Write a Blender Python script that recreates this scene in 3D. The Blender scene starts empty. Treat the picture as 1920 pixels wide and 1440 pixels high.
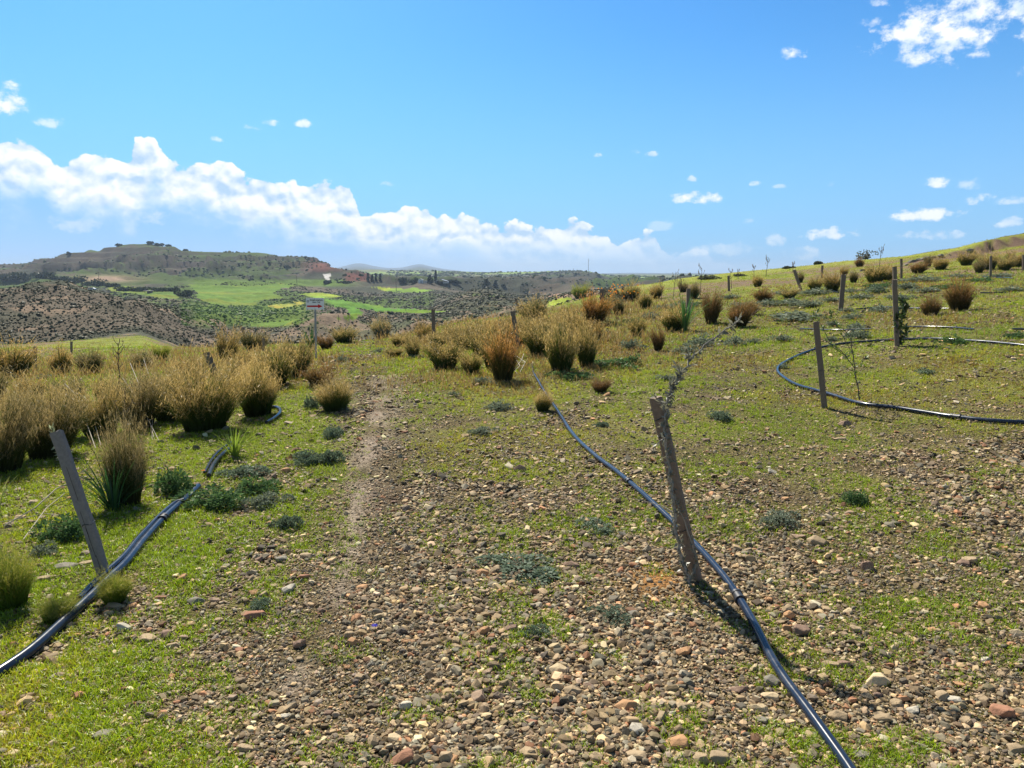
import bpy, bmesh, math, random
import numpy as np
from mathutils import Vector, Matrix
PI = math.pi
random.seed(5); rng = np.random.default_rng(11)
scn = bpy.context.scene
COL = scn.collection

# ------------------------------------------------------------------ camera
CAMZ, PITCH, FPX = 1.6, math.radians(8.95), 1321.0
cam = bpy.data.cameras.new('camera'); camo = bpy.data.objects.new('camera', cam); COL.objects.link(camo)
cam.sensor_width = 36; cam.lens = FPX / 1920 * 36; cam.clip_start = .05; cam.clip_end = 60000
camo.location = (0, 0, CAMZ); camo.rotation_euler = (PI / 2 - PITCH, 0, 0)
scn.camera = camo
SP, CP = math.sin(PITCH), math.cos(PITCH)

# ------------------------------------------------------------------ light
SUN_AZ, SUN_EL = math.radians(-24), math.radians(46)
sl = bpy.data.lights.new('sun', 'SUN'); so = bpy.data.objects.new('sun', sl); COL.objects.link(so)
sl.energy = 5.0; sl.angle = math.radians(.53); sl.color = (1, .94, .81)
so.location = (-20, 40, 60)
sd = Vector((math.sin(SUN_AZ) * math.cos(SUN_EL), math.cos(SUN_AZ) * math.cos(SUN_EL), math.sin(SUN_EL)))
so.rotation_euler = sd.to_track_quat('Z', 'Y').to_euler()
scn.view_settings.view_transform = 'Standard'; scn.view_settings.look = 'None'
scn.view_settings.exposure = 0.7; scn.view_settings.gamma = 1
scn.cycles.max_bounces = 6; scn.cycles.transparent_max_bounces = 8; scn.cycles.volume_bounces = 0

class NG:
    """tiny node-graph helper"""
    def __init__(s, tree): s.t = tree
    def node(s, typ, **kw):
        n = s.t.nodes.new(typ)
        for k, v in kw.items(): setattr(n, k, v)
        return n
    def put(s, sock, v):
        if v is None: return
        if hasattr(v, 'is_output') or isinstance(v, bpy.types.NodeSocket): s.t.links.new(v, sock)
        else: sock.default_value = v
    def m(s, op, a, b=None, c=None, clamp=False):
        n = s.node('ShaderNodeMath', operation=op, use_clamp=clamp)
        s.put(n.inputs[0], a); s.put(n.inputs[1], b); s.put(n.inputs[2], c)
        return n.outputs[0]
    def mix(s, f, a, b, blend='MIX'):
        n = s.node('ShaderNodeMix', data_type='RGBA', blend_type=blend)
        s.put(n.inputs[0], f)
        for sock, v in ((n.inputs[6], a), (n.inputs[7], b)):
            if isinstance(v, tuple) and len(v) == 3: v = (*v, 1)
            s.put(sock, v)
        return n.outputs[2]
    def ss(s, x, lo, hi, a=0., b=1.):
        n = s.node('ShaderNodeMapRange', interpolation_type='SMOOTHSTEP')
        s.put(n.inputs[0], x); s.put(n.inputs[1], lo); s.put(n.inputs[2], hi); s.put(n.inputs[3], a); s.put(n.inputs[4], b)
        return n.outputs[0]
    def noise(s, vec, scale, detail=4, rough=.55, dist=0.):
        n = s.node('ShaderNodeTexNoise'); s.put(n.inputs['Vector'], vec)
        n.inputs['Scale'].default_value = scale; n.inputs['Detail'].default_value = detail
        n.inputs['Roughness'].default_value = rough; n.inputs['Distortion'].default_value = dist
        return n.outputs['Fac']
    def curve(s, x, pts, lo, hi, vlo, vhi):
        """piecewise curve y(x) through pts, returned in real units"""
        a = s.node('ShaderNodeMapRange'); s.put(a.inputs[0], x)
        a.inputs[1].default_value = lo; a.inputs[2].default_value = hi
        n = s.node('ShaderNodeFloatCurve'); s.put(n.inputs['Value'], a.outputs[0])
        c = n.mapping.curves[0]
        P = [((p[0] - lo) / (hi - lo), (p[1] - vlo) / (vhi - vlo)) for p in sorted(pts)]
        c.points[0].location = P[0]; c.points[1].location = P[-1]
        for p in P[1:-1]: c.points.new(*p)
        for p in c.points: p.handle_type = 'AUTO_CLAMPED'
        n.mapping.update()
        return s.m('MULTIPLY_ADD', n.outputs[0], vhi - vlo, vlo)

def pix_dir(u, v):
    xc, yc = (u - 960) / FPX, (v - 720) / FPX
    return np.array([xc, CP - yc * SP, -SP - yc * CP])
def pix_ang(u, v):
    d = pix_dir(u, v); d = d / np.linalg.norm(d)
    return math.atan2(d[0], d[1]), math.asin(d[2])

def build_world():
    w = bpy.data.worlds.new('World'); scn.world = w; w.use_nodes = True
    t = w.node_tree; t.nodes.clear(); g = NG(t)
    out = g.node('ShaderNodeOutputWorld'); bg = g.node('ShaderNodeBackground')
    t.links.new(bg.outputs[0], out.inputs[0]); bg.inputs[1].default_value = .074
    sky = g.node('ShaderNodeTexSky', sky_type='NISHITA', sun_disc=False)
    sky.sun_elevation = SUN_EL; sky.sun_rotation = SUN_AZ
    sky.altitude = 200; sky.air_density = 1.15; sky.dust_density = .7; sky.ozone_density = 2.0
    tc = g.node('ShaderNodeTexCoord'); sep = g.node('ShaderNodeSeparateXYZ')
    t.links.new(tc.outputs['Generated'], sep.inputs[0])
    X, Y, Z = sep.outputs
    az = g.m('ARCTAN2', X, Y); el = g.m('ARCSINE', Z)
    cmb = g.node('ShaderNodeCombineXYZ'); g.put(cmb.inputs[0], az); g.put(cmb.inputs[1], g.m('MULTIPLY', el, 1.25))
    P = cmb.outputs[0]
    def off(dx, dy):
        n = g.node('ShaderNodeVectorMath', operation='ADD'); g.put(n.inputs[0], P); n.inputs[1].default_value = (dx, dy, 0)
        return n.outputs[0]
    def billow(p):
        a = g.noise(p, 9, 2, .5)
        v1 = g.node('ShaderNodeTexVoronoi', feature='SMOOTH_F1'); v1.inputs['Scale'].default_value = 22
        v1.inputs['Detail'].default_value = 2.2; v1.inputs['Roughness'].default_value = .55; v1.inputs['Smoothness'].default_value = .35
        nz = g.node('ShaderNodeTexNoise'); g.put(nz.inputs['Vector'], p); nz.inputs['Scale'].default_value = 30; nz.inputs['Detail'].default_value = 4
        w_ = g.node('ShaderNodeVectorMath', operation='MULTIPLY_ADD'); g.put(w_.inputs[0], nz.outputs['Color'])
        w_.inputs[1].default_value = (.022, .022, 0); g.put(w_.inputs[2], p); t.links.new(w_.outputs[0], v1.inputs['Vector'])
        b = g.m('SUBTRACT', 1, v1.outputs['Distance'])
        f = g.noise(p, 45, 6, .62)
        return g.m('ADD', g.m('ADD', g.m('MULTIPLY', a, .35), g.m('MULTIPLY', b, .45)), g.m('MULTIPLY', f, .35))
    B0 = billow(P); B1 = billow(off(.0035, .011))
    relief = g.m('SUBTRACT', B0, B1)
    # --- the long bank of cumulus
    top = [(-500, 190), (-200, 215), (0, 225), (60, 233), (105, 268), (140, 262), (200, 258), (232, 274), (268, 243), (300, 255), (325, 280), (380, 282),
           (425, 287), (460, 318), (520, 322), (580, 311), (630, 317), (662, 350), (690, 380), (720, 376), (770, 364), (800, 370), (818, 388), (870, 378),
           (910, 390), (945, 402), (1000, 405), (1050, 397), (1095, 405), (1135, 414), (1160, 434), (1200, 418), (1232, 430), (1262, 450), (1320, 458),
           (1400, 472), (1500, 480), (1600, 500), (1800, 515)]
    thick = [(-500, 110), (0, 96), (100, 90), (250, 100), (330, 86), (420, 96), (520, 90), (600, 100), (690, 88), (760, 98), (900, 90), (1100, 82), (1200, 60), (1400, 50), (1800, 30)]
    az0, az1 = pix_ang(-500, 500)[0], pix_ang(1800, 500)[0]
    tp = []
    for u, v in top: tp.append(pix_ang(u, v))
    th = [(pix_ang(u, 400)[0], k / FPX) for u, k in thick]
    T = g.curve(az, tp, az0, az1, -.05, .3); TH = g.m('MULTIPLY', g.curve(az, th, az0, az1, 0, .2), 1.12)
    T2 = g.m('ADD', T, g.m('MULTIPLY', g.m('SUBTRACT', B0, .62), .055))
    depth = g.m('SUBTRACT', T2, el)                      # >0 below the top edge
    m_top = g.ss(depth, 0., .0035)
    inside = g.m('DIVIDE', depth, TH)
    lo_edge = g.m('ADD', inside, g.m('MULTIPLY', g.m('SUBTRACT', g.noise(P, 11, 5, .6), .5), 1.5))
    bright = g.ss(lo_edge, .55, 1.15, 1., 0.)
    fade_az = g.ss(az, pix_ang(1120, 500)[0], pix_ang(1560, 500)[0], 1., .12)
    body = g.ss(el, pix_ang(960, 500)[1], pix_ang(960, 440)[1], .35, 1.)
    wht = g.m('MULTIPLY', bright, body)
    # --- small single clouds: u, v, half width, half height, strength
    small = [(8, 185, 42, 34, 1), (95, 231, 26, 14, .6), (408, 262, 16, 9, .7), (480, 240, 30, 8, .65), (512, 232, 26, 10, .8), (566, 232, 20, 10, .8), (727, 346, 24, 8, .6),
             (1122, 292, 13, 7, .8), (1190, 285, 12, 7, .45), (1222, 290, 16, 8, .7), (1297, 336, 12, 8, .7), (1310, 372, 62, 17, 1), (1282, 375, 30, 12, .8), (1414, 344, 16, 8, .7),
             (1490, 100, 24, 18, .9), (1462, 350, 16, 6, .4), (1558, 347, 12, 8, .45), (1760, 344, 25, 14, .9), (1820, 347, 30, 14, .5), (1838, 376, 34, 12, .85), (1888, 378, 32, 9, .6),
             (1728, 404, 66, 18, .95), (1892, 418, 26, 12, .7), (1550, 440, 62, 15, .85), (1456, 452, 22, 16, .55), (1715, 441, 34, 12, .7), (1780, 442, 40, 12, .65),
             (1640, 40, 28, 14, .5), (1648, 6, 30, 14, .6), (1918, 134, 18, 16, .6), (1780, 55, 130, 76, 1), (1860, 25, 150, 84, 1), (1745, 88, 80, 46, .9), (1990, 20, 120, 60, 1),
             (1240, 425, 40, 14, .3), (1410, 415, 24, 8, .35), (1490, 478, 60, 18, .5), (1360, 470, 70, 22, .4), (145, 425, 70, 16, .4), (290, 410, 45, 20, .42)]
    acc = None
    lump = g.m('SUBTRACT', g.m('ADD', g.m('MULTIPLY', g.noise(P, 42, 7, .66), 1.4), g.m('MULTIPLY', B0, .5)), 1.0)
    for (u, v, hw, hh, st) in small:
        a0, e0 = pix_ang(u, v)
        dx = g.m('DIVIDE', g.m('SUBTRACT', az, a0), hw / FPX)
        dy = g.m('DIVIDE', g.m('SUBTRACT', el, e0), hh / FPX)
        dyn = g.m('MINIMUM', dy, 0)                      # flatter bottoms
        r2 = g.m('ADD', g.m('MULTIPLY', dx, dx), g.m('ADD', g.m('MULTIPLY', dy, dy), g.m('MULTIPLY', dyn, dyn)))
        q = g.m('ADD', g.m('SUBTRACT', 1., r2), g.m('MULTIPLY', lump, 2.8))
        k = g.m('MULTIPLY', g.ss(q, .05, 1.0), st)
        acc = k if acc is None else g.m('MAXIMUM', acc, k)
    # --- colours (the sky ahead pushed towards the azure of the photograph)
    hs = g.node('ShaderNodeHueSaturation'); hs.inputs['Saturation'].default_value = SKY_SAT; hs.inputs['Hue'].default_value = SKY_HUE
    t.links.new(sky.outputs[0], hs.inputs['Color'])
    skyc = g.mix(1., hs.outputs[0], g.mix(g.ss(el, .46, .75), g.mix(g.ss(g.m('ABSOLUTE', az), .95, 1.8), SKY_TINT, (1.15, 1.15, 1.15)), (.30, .32, .34)), 'MULTIPLY')  # unseen sky dimmed overhead and brightened behind the viewer to shape the fill light
    # pale air low over the horizon
    low = g.m('MULTIPLY', g.ss(el, -.02, .34, .8, .0), g.ss(g.m('ABSOLUTE', az), .95, 1.6, 1., .6))
    skyc = g.mix(low, skyc, HORIZON)
    gb = g.mix(g.ss(el, .0, .10), (3.6, 5.9, 9.6), (2.0, 4.6, 9.2))        # shaded under-body of the bank
    gb = g.mix(g.m('MULTIPLY', g.noise(P, 6, 3), .6), gb, (3.2, 5.8, 9.5))
    gb = g.mix(g.ss(az, pix_ang(560, 500)[0], pix_ang(1000, 500)[0], 0., .5), gb, (6.0, 7.8, 9.6))
    lit = g.m('ADD', .66, g.m('MULTIPLY', relief, 4.2), clamp=True)
    wc = g.mix(lit, (4.4, 6.2, 8.3), (9.2, 9.4, 9.6))
    bank = g.mix(wht, gb, wc)
    under = g.ss(g.m('SUBTRACT', lo_edge, 1.2), 0, 3.2, .95, .45)
    alpha = g.m('MULTIPLY', m_top, g.m('MAXIMUM', g.m('MULTIPLY', wht, .98), g.m('MULTIPLY', under, .8)))
    alpha = g.m('MULTIPLY', alpha, fade_az)
    sidefade = g.ss(g.m('ABSOLUTE', az), .80, .91, 1., 0.); alpha = g.m('MULTIPLY', alpha, sidefade)
    c1 = g.mix(alpha, skyc, bank)
    c2 = g.mix(g.m('MULTIPLY', g.m('MULTIPLY', acc, sidefade), g.ss(el, .41, .455, 1., 0.)), c1, g.mix(lit, (6.2, 7.5, 9.0), (9.0, 9.3, 9.6)))
    t.links.new(c2, bg.inputs[0])
    # the cloudless rest of the sky (behind the viewer and overhead) skips the cloud nodes
    bg0 = g.node('ShaderNodeBackground'); bg0.inputs[1].default_value = bg.inputs[1].default_value; t.links.new(skyc, bg0.inputs[0])
    ms = g.node('ShaderNodeMixShader')
    inb = g.m('MULTIPLY', g.m('LESS_THAN', g.m('ABSOLUTE', az), .92), g.m('MULTIPLY', g.m('LESS_THAN', el, .46), g.m('GREATER_THAN', el, -.03)))
    t.links.new(inb, ms.inputs[0]); t.links.new(bg0.outputs[0], ms.inputs[1]); t.links.new(bg.outputs[0], ms.inputs[2])
    t.links.new(ms.outputs[0], out.inputs[0])
    w.cycles.sampling_method = 'MANUAL'; w.cycles.sample_map_resolution = 256
SKY_SAT, SKY_HUE, SKY_TINT, HORIZON = 1.15, .50, (.37, .83, 1.18), (2.5, 5.1, 9.0)
build_world()

# ------------------------------------------------------------------ helpers
def tag(o, label=None, cat=None, group=None, kind=None):
    if label: o['label'] = label
    if cat: o['category'] = cat
    if group: o['group'] = group
    if kind: o['kind'] = kind
    return o
def empty(name, loc=(0, 0, 0), rz=0):
    o = bpy.data.objects.new(name, None); o.empty_display_size = .1
    o.location = loc; o.rotation_euler = (0, 0, rz); COL.objects.link(o); return o
def mesh_np(name, V, F, mat, C=None, parent=None, smooth=False, link=True):
    """V (n,3), F list of index arrays (each (m,3) or (m,4)), C (n,3) vertex colours"""
    V = np.asarray(V, np.float32)
    if isinstance(F, np.ndarray): F = [F]
    F = [f for f in F if len(f)]
    me = bpy.data.meshes.new(name)
    me.vertices.add(len(V)); me.vertices.foreach_set('co', V.ravel())
    idx = np.concatenate([f.ravel() for f in F]).astype(np.int32)
    tot = np.concatenate([np.full(len(f), f.shape[1], np.int32) for f in F])
    st = np.concatenate([[0], np.cumsum(tot)[:-1]]).astype(np.int32)
    me.loops.add(len(idx)); me.loops.foreach_set('vertex_index', idx)
    me.polygons.add(len(tot)); me.polygons.foreach_set('loop_start', st); me.polygons.foreach_set('loop_total', tot)
    me.polygons.foreach_set('use_smooth', np.full(len(tot), bool(smooth)))
    me.update(calc_edges=True); me.validate()
    if C is not None:
        ca = me.color_attributes.new('col', 'FLOAT_COLOR', 'POINT')
        c4 = np.ones((len(V), 4), np.float32); c4[:, :3] = C; ca.data.foreach_set('color', c4.ravel())
    me.materials.append(mat)
    o = bpy.data.objects.new(name, me)
    if link: COL.objects.link(o)
    if parent: o.parent = parent
    return o
class MB:
    """collects pieces of geometry for one mesh"""
    def __init__(s): s.V, s.F3, s.F4, s.C, s.n = [], [], [], [], 0
    def add(s, V, F, c=(1, 1, 1)):
        V = np.asarray(V, float); F = np.asarray(F, int)
        (s.F3 if F.shape[1] == 3 else s.F4).append(F + s.n); s.V.append(V)
        C = np.asarray(c, float); s.C.append(C if C.ndim == 2 else np.tile(C, (len(V), 1))); s.n += len(V)
    def build(s, name, mat, parent=None, smooth=False):
        F = []
        if s.F3: F.append(np.concatenate(s.F3))
        if s.F4: F.append(np.concatenate(s.F4))
        return mesh_np(name, np.concatenate(s.V), F, mat, np.concatenate(s.C), parent, smooth)
    def tube(s, pts, rad, n=8, c=(1, 1, 1), cap=True):
        P = np.asarray(pts, float); R = np.broadcast_to(np.asarray(rad, float), (len(P),))
        T = np.gradient(P, axis=0); T /= np.linalg.norm(T, axis=1)[:, None] + 1e-9
        ref = np.array([0, 0, 1.]) if abs(T[0][2]) < .9 else np.array([1., 0, 0])
        rings = []
        for k in range(len(P)):
            a = np.cross(T[k], ref); a /= np.linalg.norm(a) + 1e-9; b = np.cross(a, T[k]); ref = b
            an = np.arange(n) / n * 2 * PI
            rings.append(P[k] + R[k] * (np.cos(an)[:, None] * a + np.sin(an)[:, None] * b))
        V = np.concatenate(rings); F = []
        for k in range(len(P) - 1):
            for j in range(n):
                F.append((k * n + j, k * n + (j + 1) % n, (k + 1) * n + (j + 1) % n, (k + 1) * n + j))
        s.add(V, F, c)
        if cap:
            for base, sg in ((0, -1), ((len(P) - 1) * n, 1)):
                cc = V[base:base + n].mean(0); Vc = np.concatenate([V[base:base + n], [cc]])
                s.add(Vc, [(j, (j + 1) % n, n) if sg > 0 else ((j + 1) % n, j, n) for j in range(n)], np.asarray(c, float)[-1:].repeat(n + 1, 0) if np.ndim(c) == 2 else c)
    def box(s, c0, size, rot=None, c=(1, 1, 1)):
        d = np.array([(x, y, z) for x in (-.5, .5) for y in (-.5, .5) for z in (-.5, .5)]) * np.asarray(size)
        if rot is not None: d = d @ np.asarray(rot).T
        s.add(d + np.asarray(c0), [(0, 1, 3, 2), (4, 6, 7, 5), (0, 4, 5, 1), (2, 3, 7, 6), (0, 2, 6, 4), (1, 5, 7, 3)], c)

def hash2(ix, iy, seed):
    h = (ix.astype(np.int64) * 374761393 + iy.astype(np.int64) * 668265263 + seed * 974634777) & 0xffffffff
    h = ((h ^ (h >> 13)) * 1274126177) & 0xffffffff
    h = (h ^ (h >> 16)) & 0xffffff
    return h / float(0xffffff)
def vnoise(x, y, seed=0):
    ix, iy = np.floor(x), np.floor(y); fx, fy = x - ix, y - iy
    fx = fx * fx * fx * (fx * (fx * 6 - 15) + 10); fy = fy * fy * fy * (fy * (fy * 6 - 15) + 10)
    a, b = hash2(ix, iy, seed), hash2(ix + 1, iy, seed); c, d = hash2(ix, iy + 1, seed), hash2(ix + 1, iy + 1, seed)
    return (a + (b - a) * fx) * (1 - fy) + (c + (d - c) * fx) * fy
def fbm(x, y, seed=0, oc=4, gain=.5):
    s, a, t = 0, 1., 0.
    for k in range(oc):
        s = s + a * vnoise(x, y, seed + 17 * k); t += a; a *= gain; x = x * 2.03 + 5.1; y = y * 2.03 - 3.7
    return s / t
def ridged(x, y, seed=0, oc=4):
    s, a, t = 0, 1., 0.
    for k in range(oc):
        s = s + a * (1 - np.abs(2 * vnoise(x, y, seed + 31 * k) - 1)); t += a; a *= .5; x = x * 2.1 + 1.3; y = y * 2.1 + 9.2
    return s / t
def sstep(x, a, b):
    t = np.clip((x - a) / (b - a), 0, 1); return t * t * (3 - 2 * t)

# ------------------------------------------------------------------ terrain height
def z_of_v(v, d):
    q = (720 - np.asarray(v, float)) / FPX
    return CAMZ + d * (q * CP - SP) / (CP + q * SP)
def t_of_u(u): return (np.asarray(u, float) - 960) * CP / FPX
KD = [0, 2, 4, 7, 11, 16, 22, 30, 45, 60]
NEAR = {-300: [0, 0, -.02, -.15, -.5, -1.0, -1.6, -1.9, -2, -2], 0: [0, 0, 0, -.1, -.4, -.9, -1.5, -1.8, -2, -2], 300: [0, 0, 0, -.05, -.2, -.5, -.95, -1.4, -2, -2],
        600: [0, 0, 0, 0, -.05, -.22, -.6, -1, -1, -1], 750: [0, 0, 0, 0, -.02, -.14, -.45, -.7, -1, -1], 900: [0, 0, 0, 0, 0, -.1, -.25, -.45, 0, 0],
        1100: [0, 0, 0, 0, .03, 0, 0, 0, .12, .2], 1270: [0, 0, 0, .02, .05, .1, .2, .3, .7, 1.1], 1500: [0, 0, 0, .02, .15, .3, .55, .85, 1.5, 2.2],
        1700: [0, 0, .02, .1, .38, .62, .95, 1.4, 2.3, 3.2], 1920: [0, 0, .04, .22, .62, .95, 1.3, 1.9, 3.4, 4.9], 2400: [0, .02, .1, .45, 1., 1.5, 2.1, 3.2, 5.5, 8]}
def L(pairs): u, v = zip(*pairs); return t_of_u(u), np.array(v, float)
EDGE_D = L([(-300, 36), (0, 34), (400, 30), (600, 24), (750, 26), (850, 30), (1000, 36), (1100, 45), (1200, 55), (1270, 60), (2400, 60)])
EDGE_V = L([(-300, 655), (0, 652), (400, 650), (600, 641), (750, 632), (850, 608), (1000, 588), (1100, 556), (1150, 545), (1200, 533), (1270, 522), (1400, 508), (1500, 498), (1600, 487), (1700, 476), (1800, 461), (1920, 440), (2400, 360)])
LAYERS = [  # distance, rows
    (130, L([(-300, 560), (0, 556), (60, 540), (110, 533), (180, 540), (250, 556), (300, 574), (350, 590), (400, 614), (440, 640), (510, 636), (560, 608), (600, 590), (640, 598), (690, 612), (750, 602), (830, 600), (900, 592), (950, 580), (1000, 572), (1050, 560), (1100, 552), (1150, 548), (1300, 545), (2400, 560)])),
    (190, L([(-300, 590), (0, 585), (300, 596), (400, 600), (480, 612), (600, 602), (700, 598), (800, 590), (850, 575), (900, 566), (950, 570), (1000, 575), (1200, 560), (2400, 560)])),
    (330, L([(-300, 562), (0, 560), (300, 556), (450, 573), (600, 568), (700, 580), (800, 584), (840, 566), (870, 548), (895, 543), (930, 547), (970, 560), (1020, 560), (1100, 552), (2400, 550)])),
    (480, L([(-300, 545), (0, 543), (200, 543), (350, 537), (500, 535), (600, 544), (700, 549), (800, 545), (900, 555), (1000, 552), (1100, 546), (2400, 545)])),
    (620, L([(-300, 535), (0, 530), (100, 526), (300, 531), (500, 529), (620, 525), (660, 529), (700, 533), (800, 533), (900, 538), (1000, 538), (1060, 543), (1120, 545), (1200, 532), (2400, 535)])),
    (850, L([(-300, 516), (-100, 508), (0, 501), (50, 494), (100, 482), (150, 470), (172, 466), (198, 469), (206, 459), (240, 455), (290, 454), (330, 462), (380, 471), (450, 473), (520, 475), (570, 478), (600, 484), (620, 498), (645, 511), (670, 515), (700, 526), (800, 532), (1020, 532), (1060, 530), (1100, 532), (1200, 530), (2400, 532)])),
    (1000, L([(-300, 522), (200, 490), (550, 500), (640, 518), (700, 527), (800, 530), (1000, 530), (1060, 520), (1115, 522), (1150, 528), (2400, 530)])),
    (1300, L([(-300, 520), (600, 520), (700, 521), (800, 518), (900, 524), (1000, 518), (1050, 511), (1080, 510), (1115, 513), (1140, 522), (1250, 527), (2400, 528)])),
    (1700, L([(-300, 515), (600, 513), (650, 506), (700, 505.5), (800, 506.5), (900, 510), (1000, 509.5), (1060, 508.5), (1105, 508.5), (1118, 512), (1130, 516), (1200, 517), (1240, 521), (1300, 524), (2400, 524)])),
    (2400, L([(-300, 514.5), (2400, 516)])),
    (7000, L([(-300, 513), (600, 511), (635, 503), (655, 497), (672, 494.5), (682, 495), (700, 500), (725, 503), (750, 503), (772, 498), (788, 493.5), (800, 498), (830, 505), (870, 509), (920, 513), (2400, 514)])),
    (9000, L([(-300, 514), (2400, 514)])),
]
TT = np.linspace(-1.3, 1.3, 651); DD = np.exp(np.linspace(math.log(.5), math.log(12000), 620))
def build_table():
    ks = sorted(NEAR); kt = t_of_u(ks); KZ = np.array([NEAR[k] for k in ks])
    T = np.zeros((len(TT), len(DD)))
    for i, t in enumerate(TT):
        zn = np.array([np.interp(t, kt, KZ[:, j]) for j in range(len(KD))])
        de = np.interp(t, *EDGE_D); ze = z_of_v(np.interp(t, *EDGE_V), de)
        ds = [d for d in KD if d < de * .88]; zs = list(zn[:len(ds)])
        ds.append(de); zs.append(float(ze))
        zm = float(z_of_v(np.interp(t, *LAYERS[0][1]), 130))
        ds.append(de * 1.25); zs.append(min(float(ze) - .7, float(z_of_v(np.interp(t, *EDGE_V) + 14, de * 1.25))))
        z70 = max(min(zs[-1], zm) - 1.2, -7.5) if t < .28 else zs[-1] - 2.5
        ds.append(max(78, de * 1.45)); zs.append(z70)
        for d, c in LAYERS: ds.append(d); zs.append(float(z_of_v(np.interp(t, *c), d)))
        ds.append(12000); zs.append(float(z_of_v(514, 12000)))
        T[i] = np.interp(DD, ds, zs)
    for _ in range(3):                                   # soften the kinks
        P = np.pad(T, ((1, 1), (1, 1)), 'edge')
        T = (P[1:-1, :-2] + 2 * P[1:-1, 1:-1] + P[1:-1, 2:]) / 4
        P = np.pad(T, ((1, 1), (0, 0)), 'edge'); T = (P[:-2] + 2 * P[1:-1] + P[2:]) / 4
    return T
TAB = build_table()
def H0(x, y):
    az = np.arctan2(x, y); am = math.atan(1.3)
    azc = np.clip(az, -am, am); r = np.hypot(x, y)
    t = np.tan(azc); d = np.clip(r * np.cos(azc), DD[0], DD[-1])
    fi = (t + 1.3) / 2.6 * (len(TT) - 1); fj = np.log(d / DD[0]) / math.log(DD[-1] / DD[0]) * (len(DD) - 1)
    i = np.clip(fi.astype(int), 0, len(TT) - 2); j = np.clip(fj.astype(int), 0, len(DD) - 2)
    a, b = fi - i, fj - j
    z = (TAB[i, j] * (1 - b) + TAB[i, j + 1] * b) * (1 - a) + (TAB[i + 1, j] * (1 - b) + TAB[i + 1, j + 1] * b) * a
    w = sstep(np.abs(az), am, PI)
    return z * (1 - w) + w * np.minimum(z, 0) * .3
def H(x, y):
    x = np.asarray(x, float); y = np.asarray(y, float)
    r = np.hypot(x, y); z = H0(x, y)
    z = z + (fbm(x * .9, y * .9, 3, 3) - .5) * .05 + (fbm(x * 6, y * 6, 9, 2) - .5) * .012 * (r < 40)
    z = z + (fbm(x * .16, y * .16, 5, 3) - .5) * .30 * sstep(r, 9, 24)
    # small cut bank on the right-hand slope
    ly = y - 43 - (fbm(x * .3, y * .3, 23, 2) - .5) * 3; sc_ = sstep(ly, -.5, .2) * (1 - sstep(ly, 1.5, 9)) * sstep(x / np.maximum(y, 1), .5, .66)
    z = z + .5 * sc_ * (.7 + .6 * fbm(x * .8, y * .8, 21, 2))
    f = sstep(r, 62, 84)                                # eroded badland gullies
    g1 = ridged(x * .045, y * .03, 41, 4) - .62
    g2 = ridged(x * .012, y * .009, 61, 4) - .62
    far = sstep(r, 380, 700)
    z = z + f * ((g1 * 4.2 + (ridged(x * .12, y * .085, 47, 3) - .6) * 1.3) * (1 - sstep(r, 300, 600)) + g2 * 30 * far * np.clip(np.abs(y - 850) / 130, 0, 1) * (1 - sstep(r, 950, 1500)) + g2 * 16 * sstep(r, 1300, 1600) * (1 - sstep(r, 1680, 2200)) * .55 * np.clip(np.abs(y - 1700) / 200, 0, 1))
    mm = sstep(y, 600, 660) * (1 - sstep(y, 1800, 2000)) * sstep(z, 3, 8)   # hard beds stand out as steps
    zz = z / 6.5 + (fbm(x * .006, y * .006, 33, 3) - .5) * 1.2; fr = zz - np.floor(zz)
    z = z + mm * 6.5 * (sstep(fr, .32, .68) - fr) * .75
    z = z + sstep(r, 4500, 6500) * (ridged(x * .0011, y * .0011, 77, 4) - .6) * 26
    return z
def proj(x, y, z):
    h = z - CAMZ; c = y * CP - h * SP; c = np.where(np.abs(c) < 1e-6, 1e-6, c)
    return 960 + FPX * x / c, 720 - FPX * (y * SP + h * CP) / c
_S = np.exp(np.linspace(math.log(1.2), math.log(9000), 5000))
def at(u, v, back=None):
    """world point where the sight line of a photo pixel meets the ground"""
    dr = pix_dir(u, v); P = dr[None, :] * _S[:, None]; zz = P[:, 2] + CAMZ
    dz = zz - H(P[:, 0], P[:, 1]); k = np.nonzero(dz < 0)[0]
    if len(k) == 0: k = [int(np.argmin(np.abs(dz) / _S))]
    k = max(k[0], 1); a, b = dz[k - 1], dz[k]
    s = _S[k - 1] + (_S[k] - _S[k - 1]) * (a / (a - b) if a > 0 > b else .5)
    x, y = dr[0] * s, dr[1] * s
    return np.array([x, y, float(H(np.array([x]), np.array([y]))[0])]), s
def inpoly(u, v, poly):
    c = np.zeros(u.shape, bool); n = len(poly)
    for i in range(n):
        x1, y1 = poly[i]; x2, y2 = poly[(i + 1) % n]
        k = ((y1 > v) != (y2 > v)) & (u < (x2 - x1) * (v - y1) / (y2 - y1 + 1e-12) + x1); c ^= k
    return c

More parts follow.
